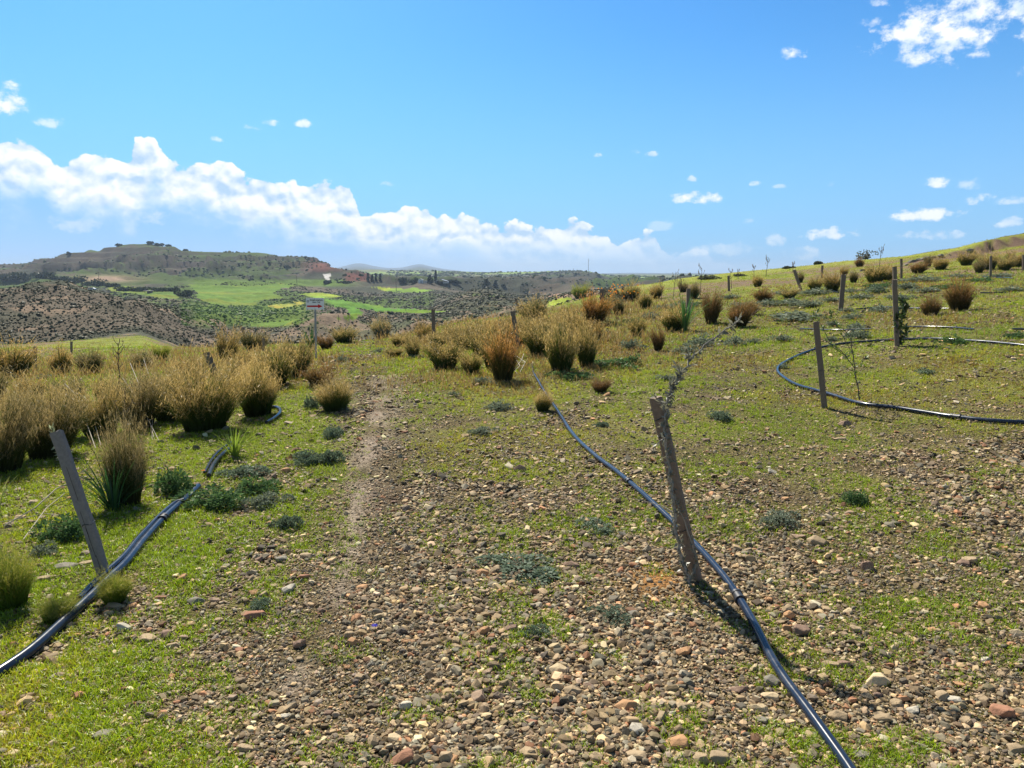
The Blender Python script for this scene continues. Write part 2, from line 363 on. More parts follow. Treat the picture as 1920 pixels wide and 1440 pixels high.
# ------------------------------------------------------------------ materials
def newmat(name):
    m = bpy.data.materials.new(name); m.use_nodes = True; t = m.node_tree; t.nodes.clear(); g = NG(t)
    out = g.node('ShaderNodeOutputMaterial'); return m, t, g, out
def attr(g): n = g.node('ShaderNodeAttribute'); n.attribute_name = 'col'; return n.outputs['Color']
def mat_soft(name, rough=.85, spec=.25, nscale=30, namp=.35, bump=.0, bscale=60, bdist=.01):
    m, t, g, out = newmat(name); p = g.node('ShaderNodeBsdfPrincipled'); tc = g.node('ShaderNodeTexCoord')
    n = g.noise(tc.outputs['Object'], nscale, 5, .6)
    k = g.m('MULTIPLY_ADD', n, namp * 2, 1 - namp)
    v = g.node('ShaderNodeVectorMath', operation='SCALE'); t.links.new(attr(g), v.inputs[0]); t.links.new(k, v.inputs['Scale'])
    t.links.new(v.outputs[0], p.inputs['Base Color']); p.inputs['Roughness'].default_value = rough; p.inputs['Specular IOR Level'].default_value = spec
    if bump:
        b = g.node('ShaderNodeBump'); b.inputs['Strength'].default_value = bump; b.inputs['Distance'].default_value = bdist
        t.links.new(g.noise(tc.outputs['Object'], bscale, 5, .65), b.inputs['Height']); t.links.new(b.outputs[0], p.inputs['Normal'])
    t.links.new(p.outputs[0], out.inputs[0]); return m
def mat_leaf(name, trans=.45, gloss=.06):
    m, t, g, out = newmat(name); d = g.node('ShaderNodeBsdfDiffuse'); tr = g.node('ShaderNodeBsdfTranslucent'); gl = g.node('ShaderNodeBsdfGlossy')
    gl.inputs['Roughness'].default_value = .45; c = attr(g)
    t.links.new(c, d.inputs[0]); t.links.new(g.mix(.35, c, (1, .95, .45), 'MULTIPLY'), tr.inputs[0])
    m1 = g.node('ShaderNodeMixShader'); m1.inputs[0].default_value = trans; t.links.new(d.outputs[0], m1.inputs[1]); t.links.new(tr.outputs[0], m1.inputs[2])
    m2 = g.node('ShaderNodeMixShader'); m2.inputs[0].default_value = gloss; t.links.new(m1.outputs[0], m2.inputs[1]); t.links.new(gl.outputs[0], m2.inputs[2])
    t.links.new(m2.outputs[0], out.inputs[0]); return m
M_STONE = mat_soft('stone', .8, .3, 45, .28, .35, 120, .004)
M_ROCK = mat_soft('rock', .85, .25, 22, .3, .6, 60, .008)
M_WOOD = mat_soft('weathered_wood', .85, .2, 60, .35, .5, 140, .004)
M_BARK = mat_soft('bark', .9, .15, 40, .3)
M_LEAF = mat_leaf('leaf'); M_BLADE = mat_leaf('grass_blade', .5, .05); M_SEED = mat_leaf('seed_head', .5, .03); M_TUSS = mat_leaf('tussock_blade', .22, .04); M_SAGE = mat_leaf('sage_leaf', .3, .012)
M_FAR = mat_leaf('far_foliage', .2, .02)
M_METAL = mat_soft('metal', .45, .5, 20, .1); M_PAINT = mat_soft('painted_sheet', .5, .4, 8, .06)
def mat_pipe():
    m, t, g, out = newmat('polyethylene_pipe'); p = g.node('ShaderNodeBsdfPrincipled'); tc = g.node('ShaderNodeTexCoord')
    n = g.noise(tc.outputs['Object'], 14, 6, .7)
    f = g.ss(n, .52, .75, 0., .3)
    t.links.new(g.mix(f, (.014, .023, .046), (.13, .12, .11)), p.inputs['Base Color'])  # bluish base: the sky's reflection is put into the colour
    t.links.new(g.m('MULTIPLY_ADD', n, .26, .10), p.inputs['Roughness']); p.inputs['Specular IOR Level'].default_value = .42
    t.links.new(p.outputs[0], out.inputs[0]); return m
M_PIPE = mat_pipe()
def mat_ground():
    m, t, g, out = newmat('stony_soil'); p = g.node('ShaderNodeBsdfPrincipled'); tc = g.node('ShaderNodeTexCoord'); O = tc.outputs['Object']
    n1 = g.noise(O, 3, 6, .65); n2 = g.noise(O, 40, 6, .7)
    vo = g.node('ShaderNodeTexVoronoi'); vo.inputs['Scale'].default_value = 55; t.links.new(O, vo.inputs['Vector'])
    cell = g.node('ShaderNodeSeparateColor'); t.links.new(vo.outputs['Color'], cell.inputs[0])
    k = g.m('MULTIPLY', g.m('MULTIPLY_ADD', n1, .8, .6), g.m('MULTIPLY_ADD', n2, 1.0, .5))
    k = g.m('MULTIPLY', k, g.m('MULTIPLY_ADD', cell.outputs[0], .7, .65))
    v = g.node('ShaderNodeVectorMath', operation='SCALE'); t.links.new(attr(g), v.inputs[0]); t.links.new(k, v.inputs['Scale'])
    t.links.new(v.outputs[0], p.inputs['Base Color']); p.inputs['Roughness'].default_value = .95; p.inputs['Specular IOR Level'].default_value = .1
    b = g.node('ShaderNodeBump'); b.inputs['Strength'].default_value = .9; b.inputs['Distance'].default_value = .012
    t.links.new(g.m('ADD', g.m('MULTIPLY', vo.outputs['Distance'], -1.2), n2), b.inputs['Height']); t.links.new(b.outputs[0], p.inputs['Normal'])
    t.links.new(p.outputs[0], out.inputs[0]); return m
def mat_hills():
    m, t, g, out = newmat('eroded_hillside'); p = g.node('ShaderNodeBsdfPrincipled'); tc = g.node('ShaderNodeTexCoord'); O = tc.outputs['Object']
    n1 = g.noise(O, .9, 8, .72); n2 = g.noise(O, .07, 8, .7)
    k = g.m('MULTIPLY', g.m('MULTIPLY_ADD', n1, 1.3, .35), g.m('MULTIPLY_ADD', n2, 1.0, .5))
    v = g.node('ShaderNodeVectorMath', operation='SCALE'); t.links.new(attr(g), v.inputs[0]); t.links.new(k, v.inputs['Scale'])
    t.links.new(v.outputs[0], p.inputs['Base Color']); p.inputs['Roughness'].default_value = 1; p.inputs['Specular IOR Level'].default_value = .05
    b = g.node('ShaderNodeBump'); b.inputs['Strength'].default_value = .8; b.inputs['Distance'].default_value = .5
    t.links.new(g.noise(O, .5, 8, .7), b.inputs['Height']); t.links.new(b.outputs[0], p.inputs['Normal'])
    t.links.new(p.outputs[0], out.inputs[0]); return m
M_GROUND, M_HILLS = mat_ground(), mat_hills()

# ------------------------------------------------------------------ cover maps
GU = [-400, 0, 200, 400, 600, 700, 800, 960, 1200, 1500, 1920, 2400]; GV = [520, 600, 680, 750, 850, 950, 1080, 1250, 1440, 1700]
GG = np.array([[.8] * 12, [.9, .9, .9, .9, .8, .8, .8, .8, .7, .6, .62, .7],
    [.9, .9, .9, .9, .8, .5, .9, .95, .8, .68, .72, .8], [1, 1, 1, 1, .9, .16, .52, .7, .68, .66, .6, .6],
    [1, 1, 1, 1, .85, .06, .32, .5, .5, .42, .34, .36], [.95, .95, .95, .95, .6, .03, .2, .42, .42, .38, .32, .32],
    [.8, .8, .66, .62, .32, .05, .14, .27, .24, .28, .26, .28], [.62, .58, .42, .32, .16, .16, .2, .34, .28, .3, .3, .3],
    [.6, .5, .4, .28, .18, .2, .24, .36, .3, .3, .34, .34], [.7, .6, .5, .3, .2, .2, .24, .34, .3, .3, .34, .34]])
def grassy(x, y, z):
    u, v = proj(x, y, z); u = np.where(y > .5, u, 960); v = np.where(y > .5, v, 1700)
    fu = np.interp(u, GU, np.arange(len(GU))); fv = np.interp(v, GV, np.arange(len(GV)))
    i = np.clip(fu.astype(int), 0, len(GU) - 2); j = np.clip(fv.astype(int), 0, len(GV) - 2); a, b = fu - i, fv - j
    g = (GG[j, i] * (1 - a) + GG[j, i + 1] * a) * (1 - b) + (GG[j + 1, i] * (1 - a) + GG[j + 1, i + 1] * a) * b
    return np.clip(g + (fbm(x * 1.6, y * 1.6, 55, 4) - .5) * 1.5 * np.clip(g + .25, 0, .7), 0, 1)
FIELDS = [([(352, 533), (400, 535), (470, 537), (520, 532), (552, 536), (520, 544), (512, 550), (535, 558), (500, 562), (470, 573), (400, 572), (372, 562), (368, 548)], (.12, .20, .035)),
          ([(500, 573), (560, 567), (572, 570), (545, 576), (515, 578)], (.28, .30, .06)),
          ([(475, 607), (552, 600), (545, 610), (500, 615), (465, 612)], (.125, .20, .038)),
          ([(608, 561), (650, 564), (720, 576), (845, 584), (800, 588), (720, 586), (668, 578), (684, 590), (660, 601), (628, 599), (655, 590), (646, 579), (612, 570)], (.10, .21, .03)),
          ([(700, 538), (760, 540), (818, 545), (772, 549), (735, 548)], (.20, .32, .05)),
          ([(200, 536), (250, 538), (338, 547), (335, 561), (300, 560), (250, 551), (212, 547)], (.125, .20, .038)),
          ([(560, 552), (600, 548), (640, 556), (600, 562)], (.2, .33, .05)),
          ([(1030, 566), (1060, 558), (1078, 560), (1040, 572), (1020, 575)], (.28, .34, .05)),
          ([(-100, 652), (420, 650), (420, 668), (-100, 690)], (.13, .15, .06))]
TRACK = [(606, 515), (618, 512), (622, 517), (617, 520), (619, 526), (610, 525)]
def ground_color(x, y, z):
    g = grassy(x, y, z)[:, None]; n = fbm(x * .7, y * .7, 31, 4)[:, None]; r = np.hypot(x, y)
    soil = np.array([.105, .07, .042]) * (.75 + .5 * n); turf = np.array([.19, .21, .035]) * (.7 + .6 * n)
    u, v = proj(x, y, z); u = np.where(y > .5, u, 0); v = np.where(y > .5, v, 2000)
    c = soil * (1 - .75 * g) + turf * .75 * g
    pw = np.exp(-((u - np.interp(v, [700, 800, 950, 1050, 1120, 1220, 1400], [735, 700, 668, 655, 640, 575, 520])) / np.interp(v, [680, 760, 900, 1100, 1400], [26, 46, 36, 36, 50])) ** 2)[:, None] * ((v > 700) & (v < 1330))[:, None] * sstep(fbm(x * 2.2, y * 2.2, 37, 3), .2, .5)[:, None]
    c = c * (1 - pw * .7) + np.array([.34, .27, .21]) * pw * .7
    pw = np.exp(-((u - 1235) / 60) ** 2 - ((v - 1085) / 34) ** 2)[:, None]
    c = c * (1 - pw) + np.array([.34, .17, .06]) * pw
    far = sstep(r, 20, 40)[:, None]
    fc = np.array([.20, .22, .035]) * (.6 + .8 * n); brown = np.array([.20, .14, .085])
    k = sstep(fbm(x * .25, y * .25, 91, 4), .5, .62)[:, None]
    c = c * (1 - far) + (fc * (1 - k) + brown * k) * far
    crest = (sstep(v, 535, 500) if False else sstep(-(v - np.interp(u, [1100, 1270, 1500, 1700, 1920, 2400], [556, 522, 498, 476, 440, 360])), -13, -4))[:, None] * (u > 1150)[:, None] * (v < 560)[:, None]
    c = c * (1 - crest * .8) + .8 * np.array([.27, .29, .05]) * crest
    ly = y - 43 - (fbm(x * .3, y * .3, 23, 2) - .5) * 3
    sc_ = (sstep(ly, -1.6, -.7) * (1 - sstep(ly, .1, .5)) * sstep(x / np.maximum(y, 1), .42, .55))[:, None]
    return c * (1 - sc_) + np.array([.17, .115, .085]) * sc_
def hill_color(x, y, z):
    u, v = proj(x, y, z); u = np.where(y > .5, u, 0); v = np.where(y > .5, v, 2000); r = np.hypot(x, y)
    n = fbm(x * .03, y * .03, 12, 5); n2 = fbm(x * .008, y * .008, 14, 5); n3 = fbm(x * .2, y * .2, 15, 4)
    fr = sstep(r, 420, 620)[:, None]; brown = np.array([.15, .125, .095]) * (1 - .38 * fr); grey = np.array([.082, .088, .064]) * (1 - .3 * fr); green = np.array([.085, .125, .035]) * (1 - .2 * fr)
    a = sstep(n, .42, .62)[:, None]; c = brown * a + grey * (1 - a)
    b = (sstep(n2 + .3 * (n3 - .5), .5, .6))[:, None] * (.35 + .65 * sstep(r, 120, 260))[:, None]; c = c * (1 - b) + green * b
    # green, bushy slopes round the fields
    gs = sstep(v, 568, 576) * sstep(-v, -618, -606) * sstep(u, 350, 380) * sstep(-u, -600, -560) * (r > 100)
    gs = np.maximum(gs, sstep(v, 522, 526) * sstep(-v, -540, -534) * sstep(u, 330, 380) * sstep(-u, -700, -620) * (r > 300))[:, None]
    c = c * (1 - gs * .85) + np.array([.11, .18, .03]) * gs * .85
    # dark reddish strata where the mesa breaks off
    mesa = sstep(r, 560, 640) * (1 - sstep(r, 1800, 2000)); e = 5.0; gx = (H(x + e, y) - H(x - e, y)) / (2 * e); gy = (H(x, y + e) - H(x, y - e)) / (2 * e)
    st = np.hypot(gx, gy) + (n3 - .5) * .25
    s = (sstep(st, .27, .42) * mesa * sstep(z, 2, 6))[:, None]; c = c * (1 - .7 * s) + np.array([.065, .052, .045]) * .7 * s
    rd = (np.exp(-((u - 606) / 34) ** 2) * sstep(v, 486, 492) * sstep(-v, -512, -506) * mesa)[:, None]; c = c * (1 - rd) + np.array([.16, .075, .06]) * rd
    rd = (sstep(u, 640, 655) * sstep(-u, -700, -685) * sstep(v, 510, 513) * sstep(-v, -530, -526) * mesa)[:, None]; c = c * (1 - rd) + np.array([.15, .06, .045]) * rd
    pk = (np.exp(-((u - 200) / 55) ** 2 - ((v - 523) / 6) ** 2) * (r > 400))[:, None]; c = c * (1 - pk) + np.array([.38, .26, .19]) * pk
    pk = (sstep(n3, .5, .6) * sstep(u, 990, 1040) * sstep(v, 548, 553) * (r > 100))[:, None]; c = c * (1 - pk) + np.array([.40, .24, .18]) * pk
    lr = sstep(r, 120, 100) if False else (1 - sstep(r, 150, 190)); pk = (sstep(n3, .56, .66) * lr)[:, None]; c = c * (1 - pk) + np.array([.24, .18, .13]) * pk
    # green of the far plateau
    pl = (sstep(r, 1350, 1500) * (1 - sstep(r, 2400, 3000)))[:, None]; c = c * (1 - pl) + (np.array([.16, .17, .09]) * (1 - b) + np.array([.21, .30, .08]) * b) * pl
    mt = sstep(r, 4000, 5000)[:, None]; c = c * (1 - mt) + np.array([.07, .09, .11]) * mt  # far mountains bluish: some of the haze's blue is put into their colour
    ju = u + (fbm(x * .12, y * .12, 71, 4) - .5) * 22; jv = v + (fbm(x * .12, y * .12, 72, 4) - .5) * 7
    for poly, col in FIELDS:
        k = inpoly(ju, jv, poly) & (r > 32)
        nn = (.55 + .9 * fbm(x * .05, y * .2, 81, 5))[:, None] * np.array([[1., 1., 1.]]) * (1 + np.array([[.5, .12, 0]]) * sstep(fbm(x * .02, y * .03, 83, 4), .45, .65)[:, None])
        c = np.where(k[:, None], np.array(col) * nn, c)
    k = inpoly(u, v, TRACK) & (r > 400); c = np.where(k[:, None], np.array([.5, .48, .45]), c)
    return c
def fieldmask(x, y, z):
    u, v = proj(x, y, z); m = np.zeros(x.shape, bool)
    for poly, _ in FIELDS + [(TRACK, 0)]: m |= inpoly(u, v, poly)
    return m
def polar(name, R, AZ, mat, colf, kind):
    A, B = np.meshgrid(AZ, R, indexing='ij'); x = (B * np.sin(A)).ravel(); y = (B * np.cos(A)).ravel(); z = H(x, y)
    na, nr = len(AZ), len(R); I = np.arange(na)[:, None] * nr + np.arange(nr - 1)[None]
    J = (np.arange(na)[:, None] + 1) % na * nr + np.arange(nr - 1)[None]
    F = np.stack([I, J, J + 1, I + 1], -1).reshape(-1, 4)[:, ::-1]
    return tag(mesh_np(name, np.stack([x, y, z], 1), F, mat, colf(x, y, z), smooth=True), kind=kind)
dense = np.radians(np.arange(-46, 46.01, .085)); sparse = np.radians(np.arange(48, 312.1, 3))
AZ = np.concatenate([dense, sparse])
R1 = np.exp(np.linspace(math.log(.05), math.log(66), 420)); R2 = np.exp(np.linspace(math.log(66), math.log(9200), 620))
polar('ground', R1, AZ, M_GROUND, ground_color, 'structure')
polar('hills', R2, AZ, M_HILLS, hill_color, 'structure')
# ------------------------------------------------------------------ generic shape makers
def hull(pts):
    bm = bmesh.new()
    for p in pts: bm.verts.new(p)
    r = bmesh.ops.convex_hull(bm, input=bm.verts)
    bmesh.ops.delete(bm, geom=list({g for g in r['geom_interior'] + r['geom_unused'] if isinstance(g, bmesh.types.BMVert)}), context='VERTS')
    bmesh.ops.triangulate(bm, faces=bm.faces); bm.verts.ensure_lookup_table()
    V = np.array([v.co[:] for v in bm.verts]); F = np.array([[l.vert.index for l in f.loops] for f in bm.faces]); bm.free(); return V, F
def ico(n):
    bm = bmesh.new(); bmesh.ops.create_icosphere(bm, subdivisions=n, radius=1)
    V = np.array([v.co[:] for v in bm.verts]); F = np.array([[l.vert.index for l in f.loops] for f in bm.faces]); bm.free(); return V, F
def pebble_hull(n, flat, r_):
    p = r_.normal(size=(n, 3)); p /= np.linalg.norm(p, axis=1)[:, None]; p *= r_.uniform(.82, 1.05, (n, 1))
    p = np.sign(p) * np.abs(p) ** .8
    return hull(p * np.array([1, r_.uniform(.6, .95), flat]) * .5)
def rots(n, r_, tilt=.35):
    a = r_.uniform(0, 2 * PI, n); b = r_.normal(0, tilt, n); c = r_.normal(0, tilt, n)
    ca, sa, cb, sb, cc, sc = np.cos(a), np.sin(a), np.cos(b), np.sin(b), np.cos(c), np.sin(c); z = np.zeros(n); o = np.ones(n)
    Rz = np.stack([ca, -sa, z, sa, ca, z, z, z, o], 1).reshape(n, 3, 3)
    Rx = np.stack([o, z, z, z, cb, -sb, z, sb, cb], 1).reshape(n, 3, 3); Ry = np.stack([cc, z, sc, z, o, z, -sc, z, cc], 1).reshape(n, 3, 3)
    return Rz @ Rx @ Ry
def scatter(protos, pos, R, S, C, vary=0.):
    """merge many small copies into arrays for ONE stuff mesh"""
    VV, FF, CC, n0 = [], [], [], 0; which = rng.integers(0, len(protos), len(pos))
    for k, (V, F) in enumerate(protos):
        m = which == k; q = m.sum()
        if not q: continue
        W = np.einsum('nij,vj->nvi', R[m], V) * S[m][:, None, None] + pos[m][:, None, :]
        VV.append(W.reshape(-1, 3)); FF.append((F[None] + (np.arange(q) * len(V))[:, None, None]).reshape(-1, F.shape[1]) + n0)
        CC.append(np.repeat(C[m], len(V), 0)); n0 += q * len(V)
    return np.concatenate(VV), np.concatenate(FF), np.concatenate(CC)
def screen_scatter(n, d0, d1, u0=-80, u1=2000, power=0.):
    """positions spread evenly by bearing and by log distance (nearer ground is more finely covered)"""
    d = np.exp(rng.uniform(math.log(d0), math.log(d1), n)) if power == 0 else (d0 ** -power + rng.uniform(0, 1, n) * (d1 ** -power - d0 ** -power)) ** (-1 / power)
    t = rng.uniform(t_of_u(u0), t_of_u(u1), n); x, y = d * t, d
    return x, y
STONE_COLS = np.array([(.44, .32, .20), (.40, .30, .21), (.50, .38, .25), (.34, .26, .19), (.29, .25, .20), (.34, .31, .26), (.46, .25, .15), (.40, .20, .12), (.47, .39, .27), (.22, .18, .16), (.38, .29, .24), (.27, .26, .22)])
def stone_cols(n):
    c = np.array([.74, .70, .575]) * STONE_COLS[rng.choice(len(STONE_COLS), n, p=[.16, .16, .11, .13, .12, .09, .035, .025, .07, .05, .03, .02])]
    return np.clip(c * np.clip(np.exp(rng.normal(-.10, .50, (n, 1))), .28, 2.5) * rng.normal(1, .015, (n, 3)), .02, .75)

# ------------------------------------------------------------------ gravel
pr_hi = [pebble_hull(26, rng.uniform(.34, .7), rng) for _ in range(16)]
pr_lo = [pebble_hull(11, rng.uniform(.3, .6), rng) for _ in range(12)]
def gravel():
    N = 620000
    x, y = screen_scatter(N, 1.25, 32, -260, 2180, power=.42)
    z = H(x, y); g = grassy(x, y, z); u, v = proj(x, y, z)
    path = np.exp(-((u - np.interp(v, [700, 800, 950, 1050, 1120, 1220, 1400], [735, 700, 668, 655, 640, 575, 520])) / np.interp(v, [700, 900, 1100, 1400], [9, 12, 22, 34])) ** 2) * (v < 1300)
    ochre = np.exp(-((u - 1235) / 55) ** 2 - ((v - 1088) / 32) ** 2)
    keep = rng.uniform(0, 1, N) < (.94 - .70 * g) * (1 - .62 * path) * (1 - .88 * ochre) * (.5 + 1.0 * fbm(x * 2.3, y * 2.3, 44, 3))
    x, y, z, g = x[keep], y[keep], z[keep], g[keep]; n = len(x)
    s = np.exp(rng.normal(math.log(.0118), .52, n)); s = np.clip(s, .0055, .055) * np.clip(.8 + y * .085, .95, 2.9)
    s *= 1 - .35 * path[keep] * (u[keep] < 1100); s *= np.where(fbm(x * .9, y * .9, 46, 3) > .52, 1.15, .85)
    pos = np.stack([x, y, z + s * .13], 1); hi = (y < 5.0) & (s > .017)
    C = stone_cols(n)
    A = scatter(pr_hi, pos[hi], rots(hi.sum(), rng, .38), s[hi], C[hi]); B = scatter(pr_lo, pos[~hi], rots((~hi).sum(), rng, .3), s[~hi] * 1.15, C[~hi])
    V = np.concatenate([A[0], B[0]]); F = np.concatenate([A[1], B[1] + len(A[0])]); Cc = np.concatenate([A[2], B[2]])
    tag(mesh_np('gravel', V, F, M_STONE, Cc), kind='stuff', cat='gravel', label='tan, grey and reddish pebbles strewn over the whole hillside')
gravel()

# ------------------------------------------------------------------ blades
def blades(n, pos, height, width, lean, az, col0, col1, seg=2, curl=.6, tipw=.12, cpow=1.):
    """n curved ribbons; arrays or scalars; returns V,F4,C"""
    h = np.broadcast_to(height, n); w = np.broadcast_to(width, n); le = np.broadcast_to(lean, n)
    out = np.stack([np.cos(az), np.sin(az), np.zeros(n)], 1); sa = rng.uniform(0, 2 * PI, n)
    side = np.stack([np.cos(sa), np.sin(sa), np.zeros(n)], 1)
    Vs, Cs = [], []
    for k in range(seg + 1):
        f = k / seg; a = le * (1 - curl + 2 * curl * f)
        p = pos + out * (h * f * np.sin(a) )[:, None]; p[:, 2] = pos[:, 2] + h * f * np.cos(np.minimum(a, 1.9) * .8)
        ww = (w * (1 - (1 - tipw) * f ** 1.5))[:, None] * .5
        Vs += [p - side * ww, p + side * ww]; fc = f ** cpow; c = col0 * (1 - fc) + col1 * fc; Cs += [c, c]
    V = np.stack(Vs, 1).reshape(-1, 3); C = np.stack(Cs, 1).reshape(-1, 3); m = 2 * (seg + 1)
    F = np.concatenate([np.arange(n)[:, None] * m + np.array([[2 * k, 2 * k + 1, 2 * k + 3, 2 * k + 2]]) for k in range(seg)])
    return V, F, C
GC = np.array([(.36, .50, .02), (.50, .60, .025), (.60, .62, .03), (.60, .54, .05), (.46, .33, .06), (.34, .21, .05)])
def short_grass():
    N = 290000
    x, y = screen_scatter(N, 1.2, 60, -260, 2180, power=.35); z = H(x, y); g = grassy(x, y, z)
    cl = fbm(x * 5, y * 5, 141, 3)
    keep = rng.uniform(0, 1, N) < np.clip(g * 1.05 + .05, 0, 1) * sstep(cl + (g - .5) * .5, .34, .52) ; x, y, z, g = x[keep], y[keep], z[keep], g[keep]; n = len(x); nb = 5
    u, v = proj(x, y, z)
    dry = fbm(x * .5, y * .5, 151, 4) - .17 * sstep(v, 850, 1000) - .06 + .22 * np.exp(-((v - 690) / 45) ** 2) * ((u > 600) & (u < 1500))
    wt = rng.normal(0, .09, n) + dry
    ci = np.clip(((wt - .43) * 16), 0, 5).astype(int); base = GC[ci] * rng.uniform(.75, 1.2, (n, 1))
    yl = ((v < 505) & (u > 1500) & (rng.uniform(0, 1, n) < .5)); base[yl] = (.5, .45, .02)
    far = np.clip(y / 7, 1, 5); hh = rng.uniform(.016, .040, n) * (.6 + .55 * g) * np.clip(far, 1, 2.0)
    X = np.repeat(np.stack([x, y, z], 1), nb, 0); X[:, :2] += rng.normal(0, 1, (n * nb, 2)) * (.012 * np.repeat(far, nb))[:, None]
    b = np.repeat(base, nb, 0) * rng.uniform(.8, 1.15, (n * nb, 1)); m = n * nb
    V, F, C = blades(m, X, np.repeat(hh, nb) * rng.uniform(.6, 1.2, m), .0042 * np.repeat(far, nb), rng.uniform(.1, .9, m), rng.uniform(0, 2 * PI, m), b * .45, b * 1.15, 2)
    tag(mesh_np('short_grass', V, F, M_BLADE, C), kind='stuff', cat='grass', label='short yellow-green grass growing between the stones')
short_grass()
def litter():
    """dry twigs and dark dead herb wisps between the stones"""
    N = 5200; x, y = screen_scatter(N, 1.8, 16, power=.3); z = H(x, y)
    k = fbm(x * 1.4, y * 1.4, 161, 3) > .50; x, y, z = x[k], y[k], z[k]; n = len(x); nb = 9; m = n * nb
    X = np.repeat(np.stack([x, y, z], 1), nb, 0); X[:, :2] += rng.normal(0, .022, (m, 2)); cb = np.array([(.16, .13, .08), (.10, .11, .06), (.36, .30, .22), (.07, .06, .04)])[rng.integers(0, 4, m)]
    V, F, C = blades(m, X, rng.uniform(.02, .055, m), .003 * np.repeat(np.clip(y / 5, 1, 3), nb), rng.uniform(.4, 1.5, m), rng.uniform(0, 2 * PI, m), cb, cb * 1.2, 2)
    tag(mesh_np('dry_herbs', V, F, M_BLADE, C), kind='stuff', cat='dead herbs', label='thin grey-brown dead herbs scattered among the gravel')
litter()

# ------------------------------------------------------------------ scrub on the far slopes
def scrub():
    I0 = ico(1); protos = []
    for k in range(8):
        V = I0[0].copy(); V *= rng.uniform(.6, 1.15, (len(V), 1)); V[:, 2] = np.maximum(V[:, 2] * .75, -.25); protos.append((V, I0[1]))
    N = 110000; d = np.exp(rng.uniform(math.log(68), math.log(480), N)); t = rng.uniform(t_of_u(-120), t_of_u(1230), N); x, y = d * t, d; z = H(x, y)
    fm = fieldmask(x, y, z); k = (~fm) & (rng.uniform(0, 1, N) < -.2 + 1.9 * fbm(x * .07, y * .07, 171, 4)); x, y, z = x[k], y[k], z[k]; d = y; n = len(x)
    s = np.exp(rng.normal(math.log(.145), .4, n)) * np.clip(d / 120, .75, 2.6)
    u, v = proj(x, y, z); green = (u > 340) & (u < 620) & (v > 565) & (v < 612)
    C = np.array([(.05, .06, .036), (.085, .09, .055), (.035, .045, .025), (.11, .11, .07)])[rng.integers(0, 4, n)] * rng.uniform(.8, 1.2, (n, 1))
    C[green] = np.array([(.07, .15, .03), (.12, .2, .04)])[rng.integers(0, 2, green.sum())]
    V, F, CC = scatter(protos, np.stack([x, y, z + s * .2], 1), rots(n, rng, .1), s, C)
    tag(mesh_np('hillside_scrub', V, F, M_FAR, CC, smooth=False), kind='stuff', cat='scrub', label='low dark cushions of scrub dotting the eroded slopes below')
    N = 20000; d = rng.uniform(560, 1650, N); t = rng.uniform(t_of_u(-120), t_of_u(1320), N); x, y = d * t, d; z = H(x, y)
    fm = fieldmask(x, y, z); k = (~fm) & (fbm(x * .012, y * .012, 181, 4) > .47); x, y, z = x[k], y[k], z[k]; n = len(x)
    s = rng.uniform(.7, 2.0, n) * np.where(rng.uniform(0, 1, n) < .05, 1.8, 1) * np.clip(y / 900, .8, 1.6)
    C = np.array([(.05, .075, .03), (.08, .11, .04), (.07, .08, .045)])[rng.integers(0, 3, n)]
    V, F, CC = scatter(protos, np.stack([x, y, z + s * .2], 1), rots(n, rng, .1), s, C)
    tag(mesh_np('mesa_scrub', V, F, M_FAR, CC), kind='stuff', cat='scrub', label='dark bushes peppering the flanks of the flat-topped hill')
scrub()

